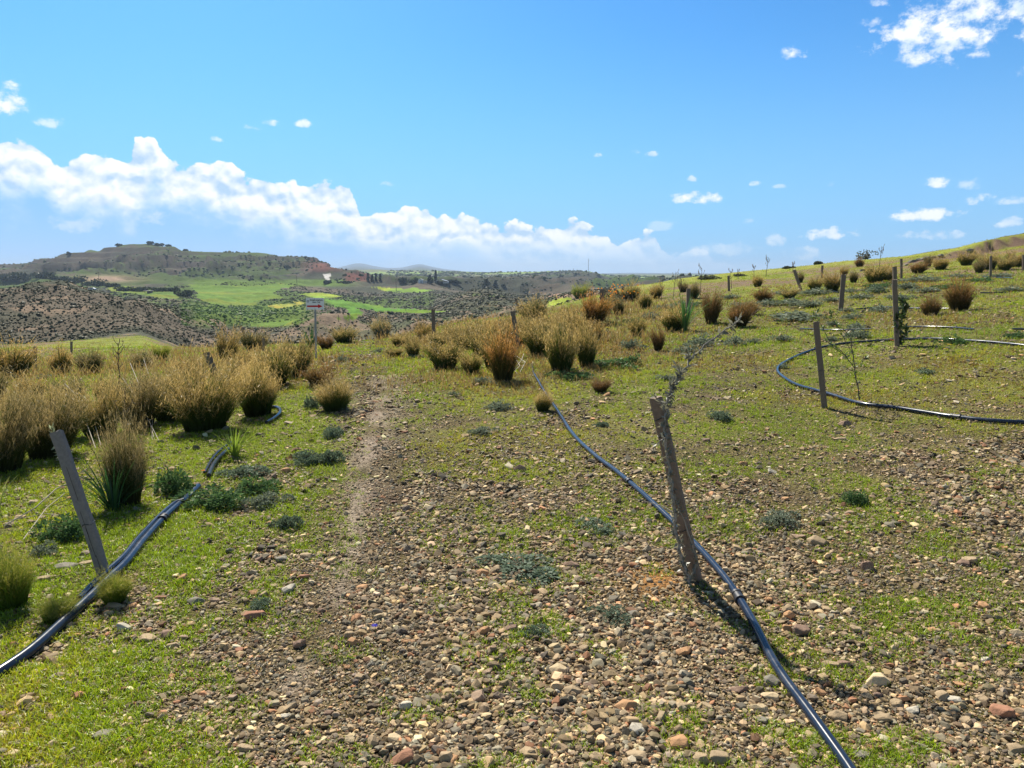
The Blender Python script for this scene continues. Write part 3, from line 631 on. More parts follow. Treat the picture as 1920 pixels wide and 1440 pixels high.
# ------------------------------------------------------------------ tussocks
def tussock_arrays(kind, near, seed):
    """unit tussock: height 1, foliage about 1 wide. returns (leaves, heads)"""
    global rng
    keep = rng; rng = np.random.default_rng(seed)
    nl, ns = (2000, 800) if near else (850, 400); wl, ws = (.009, .0055) if near else (.02, .013)
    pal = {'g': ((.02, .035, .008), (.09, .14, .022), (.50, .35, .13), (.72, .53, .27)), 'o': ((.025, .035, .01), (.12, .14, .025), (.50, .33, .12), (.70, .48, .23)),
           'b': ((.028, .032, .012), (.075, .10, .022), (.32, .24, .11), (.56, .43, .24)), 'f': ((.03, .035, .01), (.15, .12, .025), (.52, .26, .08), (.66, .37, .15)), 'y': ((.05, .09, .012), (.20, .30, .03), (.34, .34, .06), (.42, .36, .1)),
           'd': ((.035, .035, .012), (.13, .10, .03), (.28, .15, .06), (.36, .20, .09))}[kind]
    p0, p1, p2, p3 = [np.array(p) for p in pal]  # dark green feet deepened: the clump's self-shade is put into the colour
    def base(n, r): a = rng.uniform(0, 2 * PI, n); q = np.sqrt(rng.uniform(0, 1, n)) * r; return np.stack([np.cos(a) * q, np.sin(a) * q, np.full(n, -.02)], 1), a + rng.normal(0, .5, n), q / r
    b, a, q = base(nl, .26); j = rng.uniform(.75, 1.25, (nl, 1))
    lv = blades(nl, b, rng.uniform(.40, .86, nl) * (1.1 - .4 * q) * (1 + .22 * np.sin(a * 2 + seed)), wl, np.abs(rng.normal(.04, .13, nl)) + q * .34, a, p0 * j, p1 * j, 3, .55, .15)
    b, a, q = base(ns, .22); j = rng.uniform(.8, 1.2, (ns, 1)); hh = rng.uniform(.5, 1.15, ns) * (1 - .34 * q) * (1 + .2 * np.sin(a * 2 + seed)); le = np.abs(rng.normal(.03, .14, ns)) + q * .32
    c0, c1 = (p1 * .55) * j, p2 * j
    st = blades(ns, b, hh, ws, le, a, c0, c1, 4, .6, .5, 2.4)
    # feathery heads: small flecks along the upper third of each stalk
    nf = 7 if near else 4; V, F, C = [st[0]], [st[1]], [st[2]]; n0 = len(st[0]); f = rng.uniform(.62, 1.04, (ns, nf))
    aa = le[:, None] * (.4 + 1.2 * f); out = np.stack([np.cos(a), np.sin(a)], 1)
    P = np.zeros((ns, nf, 3)); P[..., :2] = b[:, None, :2] + out[:, None] * (hh[:, None] * f * np.sin(aa))[..., None]; P[..., 2] = b[:, None, 2] + hh[:, None] * f * np.cos(aa * .8)
    P = P.reshape(-1, 3); m = len(P); P += rng.normal(0, .022, P.shape)
    h = blades(m, P, rng.uniform(.03, .075, m), ws * 1.5, rng.uniform(.2, 1.4, m), rng.uniform(0, 2 * PI, m), p2 * rng.uniform(.8, 1.2, (m, 1)), p3 * rng.uniform(.8, 1.2, (m, 1)), 1, .3, .3)
    V.append(h[0]); F.append(h[1] + n0); C.append(h[2]); V = np.concatenate(V); bx, by = rng.normal(0, .16, 2); rng = keep
    for W in (lv[0], V): W[:, 0] += bx * np.maximum(W[:, 2], 0) ** 2; W[:, 1] += by * np.maximum(W[:, 2], 0) ** 2
    return lv, (V, np.concatenate(F), np.concatenate(C))
_TP = {}
def tussock_proto(kind, near, var):
    k = (kind, near, var)
    if k not in _TP:
        lv, hd = tussock_arrays(kind, near, hash_seed(k)); r = empty('grass_tussock')
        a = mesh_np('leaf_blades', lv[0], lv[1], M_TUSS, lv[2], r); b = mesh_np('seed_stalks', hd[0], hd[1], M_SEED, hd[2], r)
        _TP[k] = [r, a, b, False]
    return _TP[k]
def hash_seed(k): return sum(ord(c) * (i + 3) for i, c in enumerate(str(k)))
def place_copy(P, loc, rz, scale, tilt=(0, 0)):
    """first use moves the prototype itself, later uses copy the thing and each part"""
    if not P[-1]: r = P[0]; P[-1] = True
    else:
        r = P[0].copy(); COL.objects.link(r)
        for ch in P[1:-1]: c = ch.copy(); COL.objects.link(c); c.parent = r
    r.location = loc; r.rotation_euler = (tilt[0], tilt[1], rz); r.scale = scale
    for k in ('label', 'category', 'group', 'kind'):
        if k in r: del r[k]
    return r
_tn = [0]
def tussock(u, v, hpx, wpx, kind, label, group='grass tussocks on the hillside', tilt=(0, 0)):
    p, s = at(u, v); sc = s / FPX; h = hpx * sc * 1.02; w = wpx * sc * 1.0; _tn[0] += 1
    near = p[1] < 9.5; P = tussock_proto(kind, near, _tn[0] % (3 if near else 5))
    if label is None: label = FILL[0] 
    j = np.random.default_rng(_tn[0]); r = place_copy(P, p, _tn[0] * 1.37, (w * j.uniform(.92, 1.12), w * j.uniform(.92, 1.12), h * j.uniform(.97, 1.08)), (tilt[0] + j.normal(0, .05), tilt[1] + j.normal(0, .05)))
    tag(r, label, 'grass tussock', group)
FILL = ['golden-brown grass tussock of middling size in the dense clump of dry grass']
T_ = [ # base u, v, height, width (photo px), kind, label
    (25, 708, 75, 70, 'o', 'orange-gold tussock at the left edge, standing apart beyond the big clump'),
    (-20, 760, 80, 90, 'b', 'dull brown tussock half cut off at the left edge behind the big clump'),
    (115, 702, 55, 45, 'o', 'small tussock with dark core, just left of the two paired ones at the far left'),
    (172, 702, 50, 46, 'b', 'brown bushy tussock right of the small dark-cored one at the far left'),
    (265, 692, 36, 44, 'b', 'low brown tussock in front of the green strip on the left'),
    (303, 676, 34, 30, 'y', 'small yellow-green tussock under the dark scrubby mound on the left'),
    (427, 682, 72, 36, 'o', 'tall narrow golden tussock left of the broken round post row'),
    (477, 658, 46, 46, 'b', 'brown tussock between the two short far posts left of the sign'),
    (557, 706, 78, 50, 'g', 'dark-based tussock nearest the left side of the trail sign'),
    (516, 724, 82, 66, 'g', 'olive-gold tussock touching the one beside the trail sign'),
    (484, 778, 112, 84, 'g', 'large dark-based tussock with the pipe curling out from its foot'),
    (440, 735, 70, 60, 'g', 'golden tussock just right of the leaning round post'),
    (385, 806, 138, 118, 'g', 'broadest green-black tussock in the left clump, right in front of the leaning round post'),
    (318, 790, 122, 90, 'b', 'brown tussock between the broadest one and the whitish dry stems'),
    (262, 806, 140, 96, 'b', 'tall dull brown tussock behind the single foreground tussock'),
    (190, 818, 130, 110, 'b', 'wide brown tussock behind the top of the leaning grey stake'),
    (92, 855, 165, 140, 'b', 'very large brown tussock behind and left of the leaning grey stake'),
    (5, 885, 200, 120, 'b', 'tall brown tussock cut off by the left edge of the view'),
    (-70, 900, 220, 150, 'b', 'brown tussock just outside the left edge, its plumes leaning in'),
    (240, 945, 215, 96, 'b', 'single tall brown tussock growing out of the green strap-leaved plant'),
    (629, 770, 66, 66, 'g', 'dark rounded tussock alone beside the start of the path'),
    (600, 722, 44, 60, 'd', 'low straw-brown tussock at the foot of the sign post'),
    (645, 642, 34, 46, 'g', 'little tussock on the rim just right of the sign post'),
    (612, 655, 30, 30, 'd', 'tiny dry tussock directly behind the sign post'),
    (717, 634, 46, 40, 'g', 'neat round golden-topped tussock standing alone on the rim'),
    (776, 671, 46, 28, 'g', 'narrow tussock left of the slim upright stake on the rim'),
    (795, 640, 44, 36, 'o', 'orange tussock directly behind the slim upright stake'),
    (834, 692, 64, 60, 'g', 'double-headed dark tussock left of centre, leftmost of the front row'),
    (885, 701, 46, 40, 'g', 'small green-gold tussock between the double-headed one and the orange flame-like one'),
    (943, 713, 112, 62, 'f', 'tall orange flame-like tussock in the centre with dead twigs at its foot'),
    (1051, 698, 106, 66, 'g', 'tall dark-based tussock just right of the central pipe end'),
    (1100, 688, 92, 46, 'g', 'tall narrow tussock with a green mat spreading from its right foot'),
    (1003, 602, 46, 50, 'g', 'windswept tussock on the rim left of the brightest orange one'),
    (1108, 608, 72, 52, 'f', 'brightest red-orange tussock streaming left beside an upright post'),
    (1196, 632, 42, 34, 'g', 'small tussock with two dark cores behind the round grey cushions'),
    (1234, 657, 46, 26, 'd', 'slim dark-brown tussock alone in the short grass'),
    (1262, 620, 52, 48, 'g', 'golden tussock growing against the left of the green strap-leaved plant'),
    (1333, 606, 66, 36, 'd', 'dark-brown upright tussock, first right of the strap-leaved plant'),
    (1384, 614, 58, 44, 'd', 'dark-brown rounded tussock at the tip of the pale bare branch'),
    (1745, 592, 40, 36, 'd', 'small dark tussock left of the tallest one on the right slope'),
    (1799, 582, 66, 44, 'd', 'tallest rusty tussock on the right slope, standing alone'),
    (1640, 530, 38, 40, 'g', 'golden dark-based tussock left of the paired stakes on the right slope'),
    (1662, 526, 36, 28, 'o', 'orange tussock touching the paired stakes on the right slope'),
    (1561, 547, 42, 34, 'o', 'pale orange tussock behind the lone thick post on the right slope'),
    (1528, 545, 30, 26, 'g', 'small dark tussock between the tilted thin stake and the thick post'),
    (1763, 506, 26, 26, 'o', 'small rusty tussock below the grey cut bank'),
    (1812, 497, 30, 28, 'g', 'round dark-cored tussock highest up on the right slope'),
    (1852, 505, 34, 36, 'g', 'tussock pierced by a stake near the right edge'),
    (1882, 507, 30, 28, 'g', 'tussock just right of the stake near the right edge'),
    (1905, 500, 34, 34, 'o', 'rusty tussock at the right edge below the cut bank'),
    (1720, 512, 24, 30, 'd', 'dry brown tussock left of the rusty one below the cut bank'),
    (1612, 500, 18, 18, 'd', 'tiny dry tussock high on the grassy crest'),
    (1430, 566, 28, 40, 'd', 'dry tussock low on the slope right of the two dark-brown ones'),
    (1480, 560, 24, 30, 'g', 'small green-gold tussock left of the tilted thin stake'),
    (22, 1135, 130, 86, 'y', 'bright green grass clump at the left edge in the foreground'),
    (216, 1128, 62, 62, 'y', 'small yellow-green tuft hiding the foot of the leaning grey stake'),
    (105, 1165, 50, 60, 'y', 'low green tuft left of the double pipe in the foreground'),
    (1017, 770, 42, 34, 'g', 'small olive tuft touching the left side of the central pipe'),
    (1126, 735, 30, 34, 'd', 'small brown tuft right of the central pipe'),
    (1182, 565, 40, 44, 'g', 'golden tussock beside the bush with orange leaves'),
    (1088, 560, 30, 30, 'y', 'yellow-green tuft on the rim left of the red-orange tussock'),
    (1405, 590, 30, 34, 'b', 'grey-brown tuft in the cushions behind the bare branch tip')]
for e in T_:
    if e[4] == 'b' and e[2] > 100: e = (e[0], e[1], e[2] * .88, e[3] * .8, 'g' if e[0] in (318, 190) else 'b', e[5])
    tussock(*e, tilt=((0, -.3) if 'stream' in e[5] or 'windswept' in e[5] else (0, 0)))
GA = 'dry grass tussocks massed left of the trail sign'; FA = 'golden-brown tussock merged into the mass of dry grass left of the trail sign'
for (u, v, h, w) in [(60, 752, 60, 66), (130, 758, 66, 80), (200, 752, 60, 76), (270, 748, 58, 70), (330, 742, 62, 70), (345, 705, 36, 50), (455, 700, 50, 54), (490, 690, 44, 50),
                     (30, 800, 90, 66), (300, 762, 70, 50), (520, 680, 34, 40), (540, 665, 26, 40), (465, 730, 60, 60), (90, 790, 80, 80)]:
    tussock(u, v, h * .85, w * .72, 'o' if rng.uniform() < .3 else ('g' if rng.uniform() < .65 else 'b'), FA, GA)
GB = 'golden grass tussocks massed in the centre'; FB = 'loose golden tussock massed between the slim stake and the red-orange tussock'
for (u, v, h, w) in [(870, 655, 46, 50), (905, 668, 64, 56), (925, 655, 60, 56), (960, 640, 48, 50), (985, 650, 56, 50), (1015, 668, 76, 60), (1040, 655, 64, 60), (1075, 640, 60, 60), (1035, 630, 46, 56), (1000, 625, 36, 50), (950, 620, 30, 44),
                     (1080, 660, 56, 50), (895, 640, 40, 44), (850, 640, 34, 40), (1060, 615, 34, 50), (1110, 640, 44, 44), (820, 650, 30, 34), (750, 650, 26, 34), (740, 668, 20, 30), (925, 690, 70, 46)]:
    tussock(u, v, h, w, 'o' if rng.uniform() < .5 else 'g', FB, GB)
GD = 'dry tufts of the right-hand slope'; FD = 'faded brown tuft among the grey cushions high on the right-hand slope'
for (u, v, h, w) in [(1160, 590, 30, 40), (1210, 580, 30, 46), (1300, 560, 26, 40), (1230, 560, 24, 40), (1420, 538, 18, 30), (1500, 530, 18, 26), (1740, 500, 20, 26),
                     (1835, 512, 22, 30), (1600, 530, 20, 26), (1580, 520, 18, 24), (1280, 548, 18, 30)]:
    tussock(u, v, h * 1.3, w * .62, 'b' if rng.uniform() < .3 else ('g' if rng.uniform() < .5 else 'o'), FD, GD)

def dry_grass():
    N = 70000; x, y = screen_scatter(N, 5.5, 34, -200, 2100, power=.0); z = H(x, y); u, v = proj(x, y, z)
    def blob(cu, cv, ru, rv): return np.exp(-((u - cu) / ru) ** 2 - ((v - cv) / rv) ** 2)
    w = .3 * blob(200, 695, 330, 24) + .2 * blob(-60, 735, 200, 40) + .4 * blob(450, 690, 120, 30) + blob(980, 645, 140, 36) + blob(1050, 690, 120, 26) * .5 + blob(790, 655, 60, 18) * .7 + blob(1250, 590, 200, 26) * .35 + blob(1650, 530, 330, 24) * .4 + blob(1120, 580, 60, 20) * .8
    w = w + (.55 * blob(860, 715, 130, 22) + .45 * blob(1180, 665, 220, 24) + .5 * blob(1720, 600, 160, 12)); k = rng.uniform(0, 1, N) < w * (.4 + .9 * fbm(x * .8, y * .8, 191, 3)); low = ((v > 650) & (u > 640)) | (u > 1300)
    x, y, z, u, v, low = x[k], y[k], z[k], u[k], v[k], low[k]; n = len(x); nb = 4; m = n * nb; X = np.repeat(np.stack([x, y, z], 1), nb, 0); X[:, :2] += rng.normal(0, .05, (m, 2))
    hh = np.repeat(np.where(low, rng.uniform(.05, .14, n), rng.uniform(.12, .32, n)), nb) * rng.uniform(.7, 1.2, m); c = np.array([(.40, .26, .09), (.46, .28, .11), (.36, .30, .10), (.30, .20, .08), (.50, .38, .18)])[rng.integers(0, 5, m)] * rng.uniform(.7, 1.1, (m, 1))
    V, F, C = blades(m, X, hh, .006 * np.repeat(np.clip(y / 9, 1, 3), nb), rng.uniform(.05, .6, m), rng.uniform(0, 2 * PI, m), c * .55, c, 3, .6, .7)
    tag(mesh_np('dry_grass', V, F, M_SEED, C), kind='stuff', cat='dry grass', label='wispy golden dry grass filling the gaps between the tussocks')
dry_grass()

# ------------------------------------------------------------------ grey-green cushions
_SG = {}
def sage_proto(kind, near, var):
    key = (kind, near, var)
    if key in _SG: return _SG[key]
    r_ = np.random.default_rng(hash_seed(key)); mb = MB(); n = 1500 if near else 520
    col = {'s': (.20, .235, .175), 'g': (.10, .18, .07), 'k': (.15, .20, .14)}[kind]
    nc = 9; cx = r_.normal(0, .26, (nc, 2)); cr = r_.uniform(.16, .3, nc); chh = r_.uniform(.6, 1, nc)
    k = r_.integers(0, nc, n); th = r_.uniform(0, 2 * PI, n); ph = np.arccos(r_.uniform(.0, 1, n)); rr = cr[k] * r_.uniform(.75, 1.08, n)
    P = np.stack([cx[k, 0] + rr * np.sin(ph) * np.cos(th), cx[k, 1] + rr * np.sin(ph) * np.sin(th), chh[k] * (rr / .3) * np.cos(ph) * .9 * (1 - .6 * np.hypot(cx[k, 0], cx[k, 1])) + .02], 1)
    N_ = np.stack([np.sin(ph) * np.cos(th), np.sin(ph) * np.sin(th), np.cos(ph) + .3], 1)
    ln = (.075 if near else .12) * r_.uniform(.7, 1.3, n)
    D = N_ + r_.normal(0, .45, (n, 3)); D /= np.linalg.norm(D, axis=1)[:, None]; S_ = np.cross(D, r_.normal(size=(n, 3))); S_ /= np.linalg.norm(S_, axis=1)[:, None]
    w = ln * .28; V = np.stack([P - S_ * w[:, None] * .6, P + S_ * w[:, None] * .6, P + D * ln[:, None] + S_ * w[:, None], P + D * ln[:, None] - S_ * w[:, None]], 1).reshape(-1, 3)
    c = np.repeat(np.array(col) * r_.uniform(.65, 1.35, (n, 1)), 4, 0); mb.add(V, np.arange(n * 4).reshape(-1, 4), c)
    r = empty('cushion_shrub'); a = mb.build('foliage', M_SAGE, r); t = MB()
    for i in range(14):
        a0 = r_.uniform(0, 2 * PI); q = r_.uniform(.15, .4); t.tube([(0, 0, -.02), (math.cos(a0) * q * .5, math.sin(a0) * q * .5, .3), (math.cos(a0) * q, math.sin(a0) * q, .5)], [.018, .012, .006], 4, (.12, .09, .06), False)
    b = t.build('woody_stems', M_BARK, r); _SG[key] = [r, a, b, False]; return _SG[key]
_sn = [0]
def sage(u, v, wpx, hpx, kind, label, group='cushion shrubs on the hillside'):
    p, s = at(u, v); _sn[0] += 1; P = sage_proto(kind, p[1] < 8, _sn[0] % 3); sc = s / FPX
    r = place_copy(P, p, _sn[0] * 2.1, (wpx * sc * 1.0, wpx * sc * .8, hpx * sc * 1.1)); tag(r, label, 'shrub', group)
for e in [(330, 925, 76, 60, 'g', 'fluffy grey-green shrub at the right foot of the foreground tussock'), (408, 948, 104, 44, 'g', 'bushy green shrub spilling over the double pipe'),
          (470, 925, 76, 36, 'g', 'green shrub joined to the right of the one over the pipe'), (462, 893, 90, 26, 'k', 'low spreading shrub lying behind the pipe end'),
          (508, 945, 66, 32, 's', 'silvery cushion right of the shrubs on the pipe'), (575, 868, 56, 34, 'k', 'left one of a touching pair of cushions by the path'),
          (620, 868, 56, 36, 'k', 'right one of a touching pair of cushions by the path'), (628, 818, 52, 26, 'k', 'small cushion above the touching pair by the path'),
          (588, 765, 32, 32, 'k', 'dark cushion left of the dark rounded tussock by the path'), (640, 770, 24, 16, 's', 'little silvery cushion at the right foot of the dark rounded tussock'),
          (130, 1010, 84, 58, 'g', 'green shrub under the leaning grey stake'), (72, 1040, 50, 34, 's', 'pale small shrub left of the leaning stake at mid height'),
          (540, 990, 60, 34, 'k', 'thin dark cushion among stones left of the bare path'), (490, 1140, 50, 24, 'k', 'blue-grey cushion beside the flat red slab on the left'),
          (904, 720, 32, 18, 's', 'round grey cushion below the flame-like tussock'), (937, 768, 46, 20, 's', 'grey cushion left of the small olive tuft'), (910, 812, 46, 18, 's', 'flat grey cushion lower left of the central pipe'),
          (1067, 708, 62, 20, 'g', 'dark green cushion just under the tall dark-based tussock'), (1150, 688, 84, 20, 'g', 'long green mat right of the tall narrow tussock'), (1188, 685, 42, 28, 'g', 'round end cushion of the green mat'),
          (1184, 655, 36, 24, 's', 'rounded grey-green cushion above the green mat'), (1318, 650, 52, 26, 's', 'grey cushion behind the pale bare branch'), (1378, 648, 46, 24, 's', 'larger of two grey cushions right of the pale bare branch'),
          (1413, 645, 24, 14, 's', 'smaller of two grey cushions right of the pale bare branch'), (1290, 662, 46, 18, 's', 'flat grey cushion crossed by the pale bare branch'), (1352, 785, 52, 22, 'k', 'dark grey cushion right of the central stake top'),
          (1250, 712, 36, 12, 's', 'thin grey cushion left of the leafy sapling bend'), (1600, 944, 44, 32, 'g', 'dark green cushion alone in the gravel on the right'), (1468, 978, 72, 30, 's', 'pale wispy cushion in the gravel right of the central stake'),
          (1466, 640, 36, 16, 's', 'grey cushion left of the sapling with three branches'), (1612, 634, 40, 22, 's', 'grey cushion under the near straight pale pipe'), (1608, 617, 40, 16, 's', 'grey cushion directly above the near straight pale pipe'),
          (1562, 612, 22, 14, 's', 'small cushion to the right of the square stake top'), (1602, 598, 34, 14, 's', 'small cushion below the far pale pipe'), (1652, 585, 44, 18, 's', 'silvery mound sitting on the far pale pipe'),
          (1786, 645, 40, 22, 'g', 'green domed cushion growing on the curved black pipe'), (1908, 634, 30, 16, 'g', 'green cushion at the right edge above the black pipe'), (1642, 548, 38, 18, 'k', 'dark green cushion behind the paired stakes'),
          (1700, 542, 40, 16, 's', 'grey cushion right of the paired stakes'), (1735, 528, 60, 14, 's', 'flat wide grey cushion further right of the paired stakes'), (1845, 528, 44, 12, 'g', 'green cushion at the foot of the stake near the right edge'),
          (1590, 586, 24, 12, 's', 'little cushion at the foot of the lone thick post'), (1535, 552, 60, 14, 's', 'flat grey cushion left of the lone thick post'), (1500, 598, 110, 18, 's', 'long low grey mat left of the sapling with three branches'),
          (1560, 640, 20, 12, 's', 'tiny cushion inside the pipe loop near its upper end'), (1470, 690, 22, 10, 's', 'tiny grey cushion left of the pipe loop'), (1735, 700, 30, 12, 'k', 'small dull cushion inside the pipe loop'),
          (850, 742, 20, 10, 's', 'tiny grey cushion near the fork of the path'), (641, 678, 22, 14, 's', 'blue-grey cushion right of the sign post foot'), (712, 660, 22, 10, 's', 'grey cushion under the neat round tussock'),
          (780, 672, 26, 10, 's', 'pale cushion at the foot of the narrow tussock'), (1130, 800, 30, 14, 'k', 'faint dark cushion right of the central pipe'), (1120, 990, 80, 18, 'k', 'thin dark mat left of the central pipe'),
          (985, 1075, 130, 26, 'k', 'wide thin dark mat in the gravel of the lower centre'), (305, 735, 40, 20, 's', 'grey cushion half buried in the dry grass on the left'), (80, 712, 34, 12, 's', 'pale low cushion behind the dry grass at the far left'),
          (1155, 1160, 70, 22, 'k', 'thin dark mat left of the central stake foot'), (1010, 1190, 60, 20, 'k', 'smaller thin dark mat below the wide one')]:
    sage(*e)
for (u, v, w, h) in [(1220, 596, 40, 14), (1250, 580, 36, 12), (1290, 575, 50, 14), (1340, 572, 44, 12), (1400, 575, 46, 12), (1440, 572, 50, 12), (1490, 570, 60, 14), (1520, 575, 50, 14), (1190, 605, 30, 12), (1150, 570, 40, 14),
                     (1560, 565, 40, 10), (1620, 560, 40, 12), (1690, 560, 50, 12), (1740, 548, 50, 12), (1780, 540, 40, 10), (1800, 520, 40, 10), (1880, 520, 50, 10), (1660, 538, 50, 10), (1600, 548, 40, 10), (1370, 560, 40, 10), (1900, 545, 40, 10), (1470, 552, 40, 10)]:
    sage(u, v, w, h, 's' if rng.uniform() < .7 else 'g', 'low grey-green cushion among many alike on the right-hand slope', 'grey cushions of the right-hand slope')

# ------------------------------------------------------------------ stakes
def stake(bu, bv, tu, tv, wpx, label, round_=False, depth_lean=0., grp='stakes driven into the hillside'):
    p, s = at(bu, bv); dr = pix_dir(tu, tv); y = p[1] + depth_lean; k = y / dr[1]; top = np.array([dr[0] * k, y, CAMZ + dr[2] * k]); w = wpx * s / FPX
    ax = top - p; Lh = np.linalg.norm(ax); ax = ax / Lh; st = p - ax * .12
    mb = MB(); sd_ = np.cross(ax, [0, 1, 0]); sd_ /= np.linalg.norm(sd_); bk = np.cross(sd_, ax); r_ = np.random.default_rng(int(bu + bv))
    n = 12; nseg = 9; yaw = r_.uniform(-.5, .2); rings = []
    for k in range(nseg + 1):
        f = k / nseg; c = st + ax * (Lh + .12) * f + sd_ * r_.normal(0, w * .02) + bk * r_.normal(0, w * .02); an = np.arange(n) / n * 2 * PI
        if round_: rad = w * .5 * (1 + r_.normal(0, .05, n)); q = np.stack([np.cos(an), np.sin(an)], 1) * rad[:, None]
        else:
            q = np.stack([np.cos(an), np.sin(an)], 1); q = np.sign(q) * np.minimum(np.abs(q) * 1.32, 1); q = q * w * np.array([.5, .4]) * (1 + r_.normal(0, .012, (n, 1)))
            q = q @ np.array([[math.cos(yaw), -math.sin(yaw)], [math.sin(yaw), math.cos(yaw)]])
        rings.append(c + q[:, :1] * sd_ + q[:, 1:] * bk + (ax * r_.normal(0, w * .05, n)[:, None] if k == nseg else 0))
    V = np.concatenate(rings); F = [(k * n + j, k * n + (j + 1) % n, (k + 1) * n + (j + 1) % n, (k + 1) * n + j) for k in range(nseg) for j in range(n)]
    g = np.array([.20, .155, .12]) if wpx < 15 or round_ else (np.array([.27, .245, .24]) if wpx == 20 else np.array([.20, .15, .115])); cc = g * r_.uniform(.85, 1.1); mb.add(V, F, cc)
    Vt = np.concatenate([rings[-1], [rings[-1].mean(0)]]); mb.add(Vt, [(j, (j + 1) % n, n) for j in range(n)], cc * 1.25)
    if not round_ and wpx > 15:   # drying cracks
        for _ in range(6):
            f0 = r_.uniform(.1, .7); f1 = f0 + r_.uniform(.1, .25); o = r_.uniform(-.35, .35) * w
            for (a, b_) in ((f0, f1),):
                q0, q1 = st + ax * Lh * a + sd_ * o - bk * w * .415, st + ax * Lh * b_ + sd_ * (o + w * .04) - bk * w * .415
                mb.add([q0 - sd_ * .0012, q0 + sd_ * .0012, q1 + sd_ * .0012, q1 - sd_ * .0012], [(0, 1, 2, 3)], (.06, .045, .035))
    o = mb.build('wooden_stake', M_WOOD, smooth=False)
    for f in {21.5: (.36, .82, .9), 20: (.45,), 10.5: (.5,), 8.5: (.3, .7)}.get(wpx, ()):    # ties of thin wire
        m = MB(); c = st + ax * (Lh + .12) * f; an = np.linspace(0, 2 * PI, 13); m.tube([c + sd_ * math.cos(a) * w * .56 + bk * math.sin(a) * w * .47 + ax * .006 * math.sin(3 * a) for a in an], .0025, 5, (.03, .03, .03), False); m.build('tie', M_METAL, o)
    return tag(o, label, 'stake', grp), st, top
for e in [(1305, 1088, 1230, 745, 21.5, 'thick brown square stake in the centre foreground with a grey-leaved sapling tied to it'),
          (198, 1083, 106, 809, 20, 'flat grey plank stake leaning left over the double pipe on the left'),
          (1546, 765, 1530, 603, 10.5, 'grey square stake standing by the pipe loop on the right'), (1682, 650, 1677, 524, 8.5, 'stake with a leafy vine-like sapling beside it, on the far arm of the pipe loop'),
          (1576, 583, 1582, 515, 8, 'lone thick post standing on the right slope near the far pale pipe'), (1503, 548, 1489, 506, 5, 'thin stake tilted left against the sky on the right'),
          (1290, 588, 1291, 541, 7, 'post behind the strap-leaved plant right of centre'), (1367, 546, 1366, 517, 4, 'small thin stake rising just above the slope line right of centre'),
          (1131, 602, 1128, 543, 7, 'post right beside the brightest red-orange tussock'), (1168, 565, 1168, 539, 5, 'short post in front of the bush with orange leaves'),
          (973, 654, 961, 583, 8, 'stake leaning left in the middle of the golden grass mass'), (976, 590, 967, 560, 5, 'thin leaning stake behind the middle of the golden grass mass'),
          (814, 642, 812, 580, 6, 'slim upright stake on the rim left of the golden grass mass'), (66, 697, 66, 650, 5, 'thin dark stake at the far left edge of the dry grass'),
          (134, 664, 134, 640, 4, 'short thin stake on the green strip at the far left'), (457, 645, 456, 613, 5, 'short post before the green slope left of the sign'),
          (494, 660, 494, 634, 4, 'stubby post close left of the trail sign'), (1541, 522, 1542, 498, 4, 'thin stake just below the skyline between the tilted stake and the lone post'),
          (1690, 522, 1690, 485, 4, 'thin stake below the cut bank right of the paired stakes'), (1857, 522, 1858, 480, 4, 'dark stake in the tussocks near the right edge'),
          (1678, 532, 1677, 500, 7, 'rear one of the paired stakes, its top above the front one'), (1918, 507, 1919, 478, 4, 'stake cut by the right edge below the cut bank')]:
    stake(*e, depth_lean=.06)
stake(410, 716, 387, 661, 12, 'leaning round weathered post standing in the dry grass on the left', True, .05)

# ------------------------------------------------------------------ pipes
def pipe(pts, rad, label, lift=.75, ext=None, grp='irrigation pipes lying on the ground'):
    W = np.array([at(u, v)[0] for u, v in pts]); seg = np.concatenate([[0], np.cumsum(np.linalg.norm(np.diff(W, axis=0), axis=1))])
    n = int(max(12, min(260, seg[-1] / .05))); s = np.linspace(0, seg[-1], n)
    def cr(s_):                                          # Catmull-Rom through the laid-out points
        i = np.clip(np.searchsorted(seg, s_) - 1, 0, len(W) - 2); f = ((s_ - seg[i]) / (seg[i + 1] - seg[i] + 1e-9))[:, None]
        p0, p1, p2, p3 = W[np.maximum(i - 1, 0)], W[i], W[i + 1], W[np.minimum(i + 2, len(W) - 1)]
        return .5 * (2 * p1 + (p2 - p0) * f + (2 * p0 - 5 * p1 + 4 * p2 - p3) * f ** 2 + (3 * p1 - p0 - 3 * p2 + p3) * f ** 3)
    P = cr(s); zz = H(P[:, 0], P[:, 1]); k = np.ones(9) / 9; zs = np.convolve(np.pad(zz, 4, 'edge'), k, 'valid')
    P[:, 2] = np.maximum(zs, zz - rad * .2) + rad * lift + .006
    mb = MB(); mb.tube(P, rad, 14, (1, 1, 1)); return mb.build('irrigation_pipe', M_PIPE, None, True), P, label, grp
def lay(*a, **k): o, P, lb, gr = pipe(*a, **k); tag(o, lb, 'pipe', gr); return P
Pc = lay([(998, 686), (1000, 700), (1012, 722), (1040, 765), (1070, 812), (1110, 853), (1160, 892), (1220, 945), (1262, 985), (1290, 1013), (1330, 1055), (1370, 1105), (1410, 1170), (1455, 1258), (1520, 1350), (1587, 1445), (1660, 1560)], 0.0200,
         'long black pipe running down the centre past the thick brown stake')
lay([(-70, 1312), (0, 1270), (60, 1228), (120, 1175), (170, 1128), (205, 1094), (238, 1062), (272, 1018), (305, 982), (348, 942), (372, 918)], .024, 'thicker black pipe of the double line at the lower left')
lay([(150, 1136), (185, 1098), (215, 1072), (235, 1052), (262, 1018), (296, 982), (330, 952), (345, 948)], .015, 'thinner grey pipe strapped along the thicker one at the lower left', 2.1)
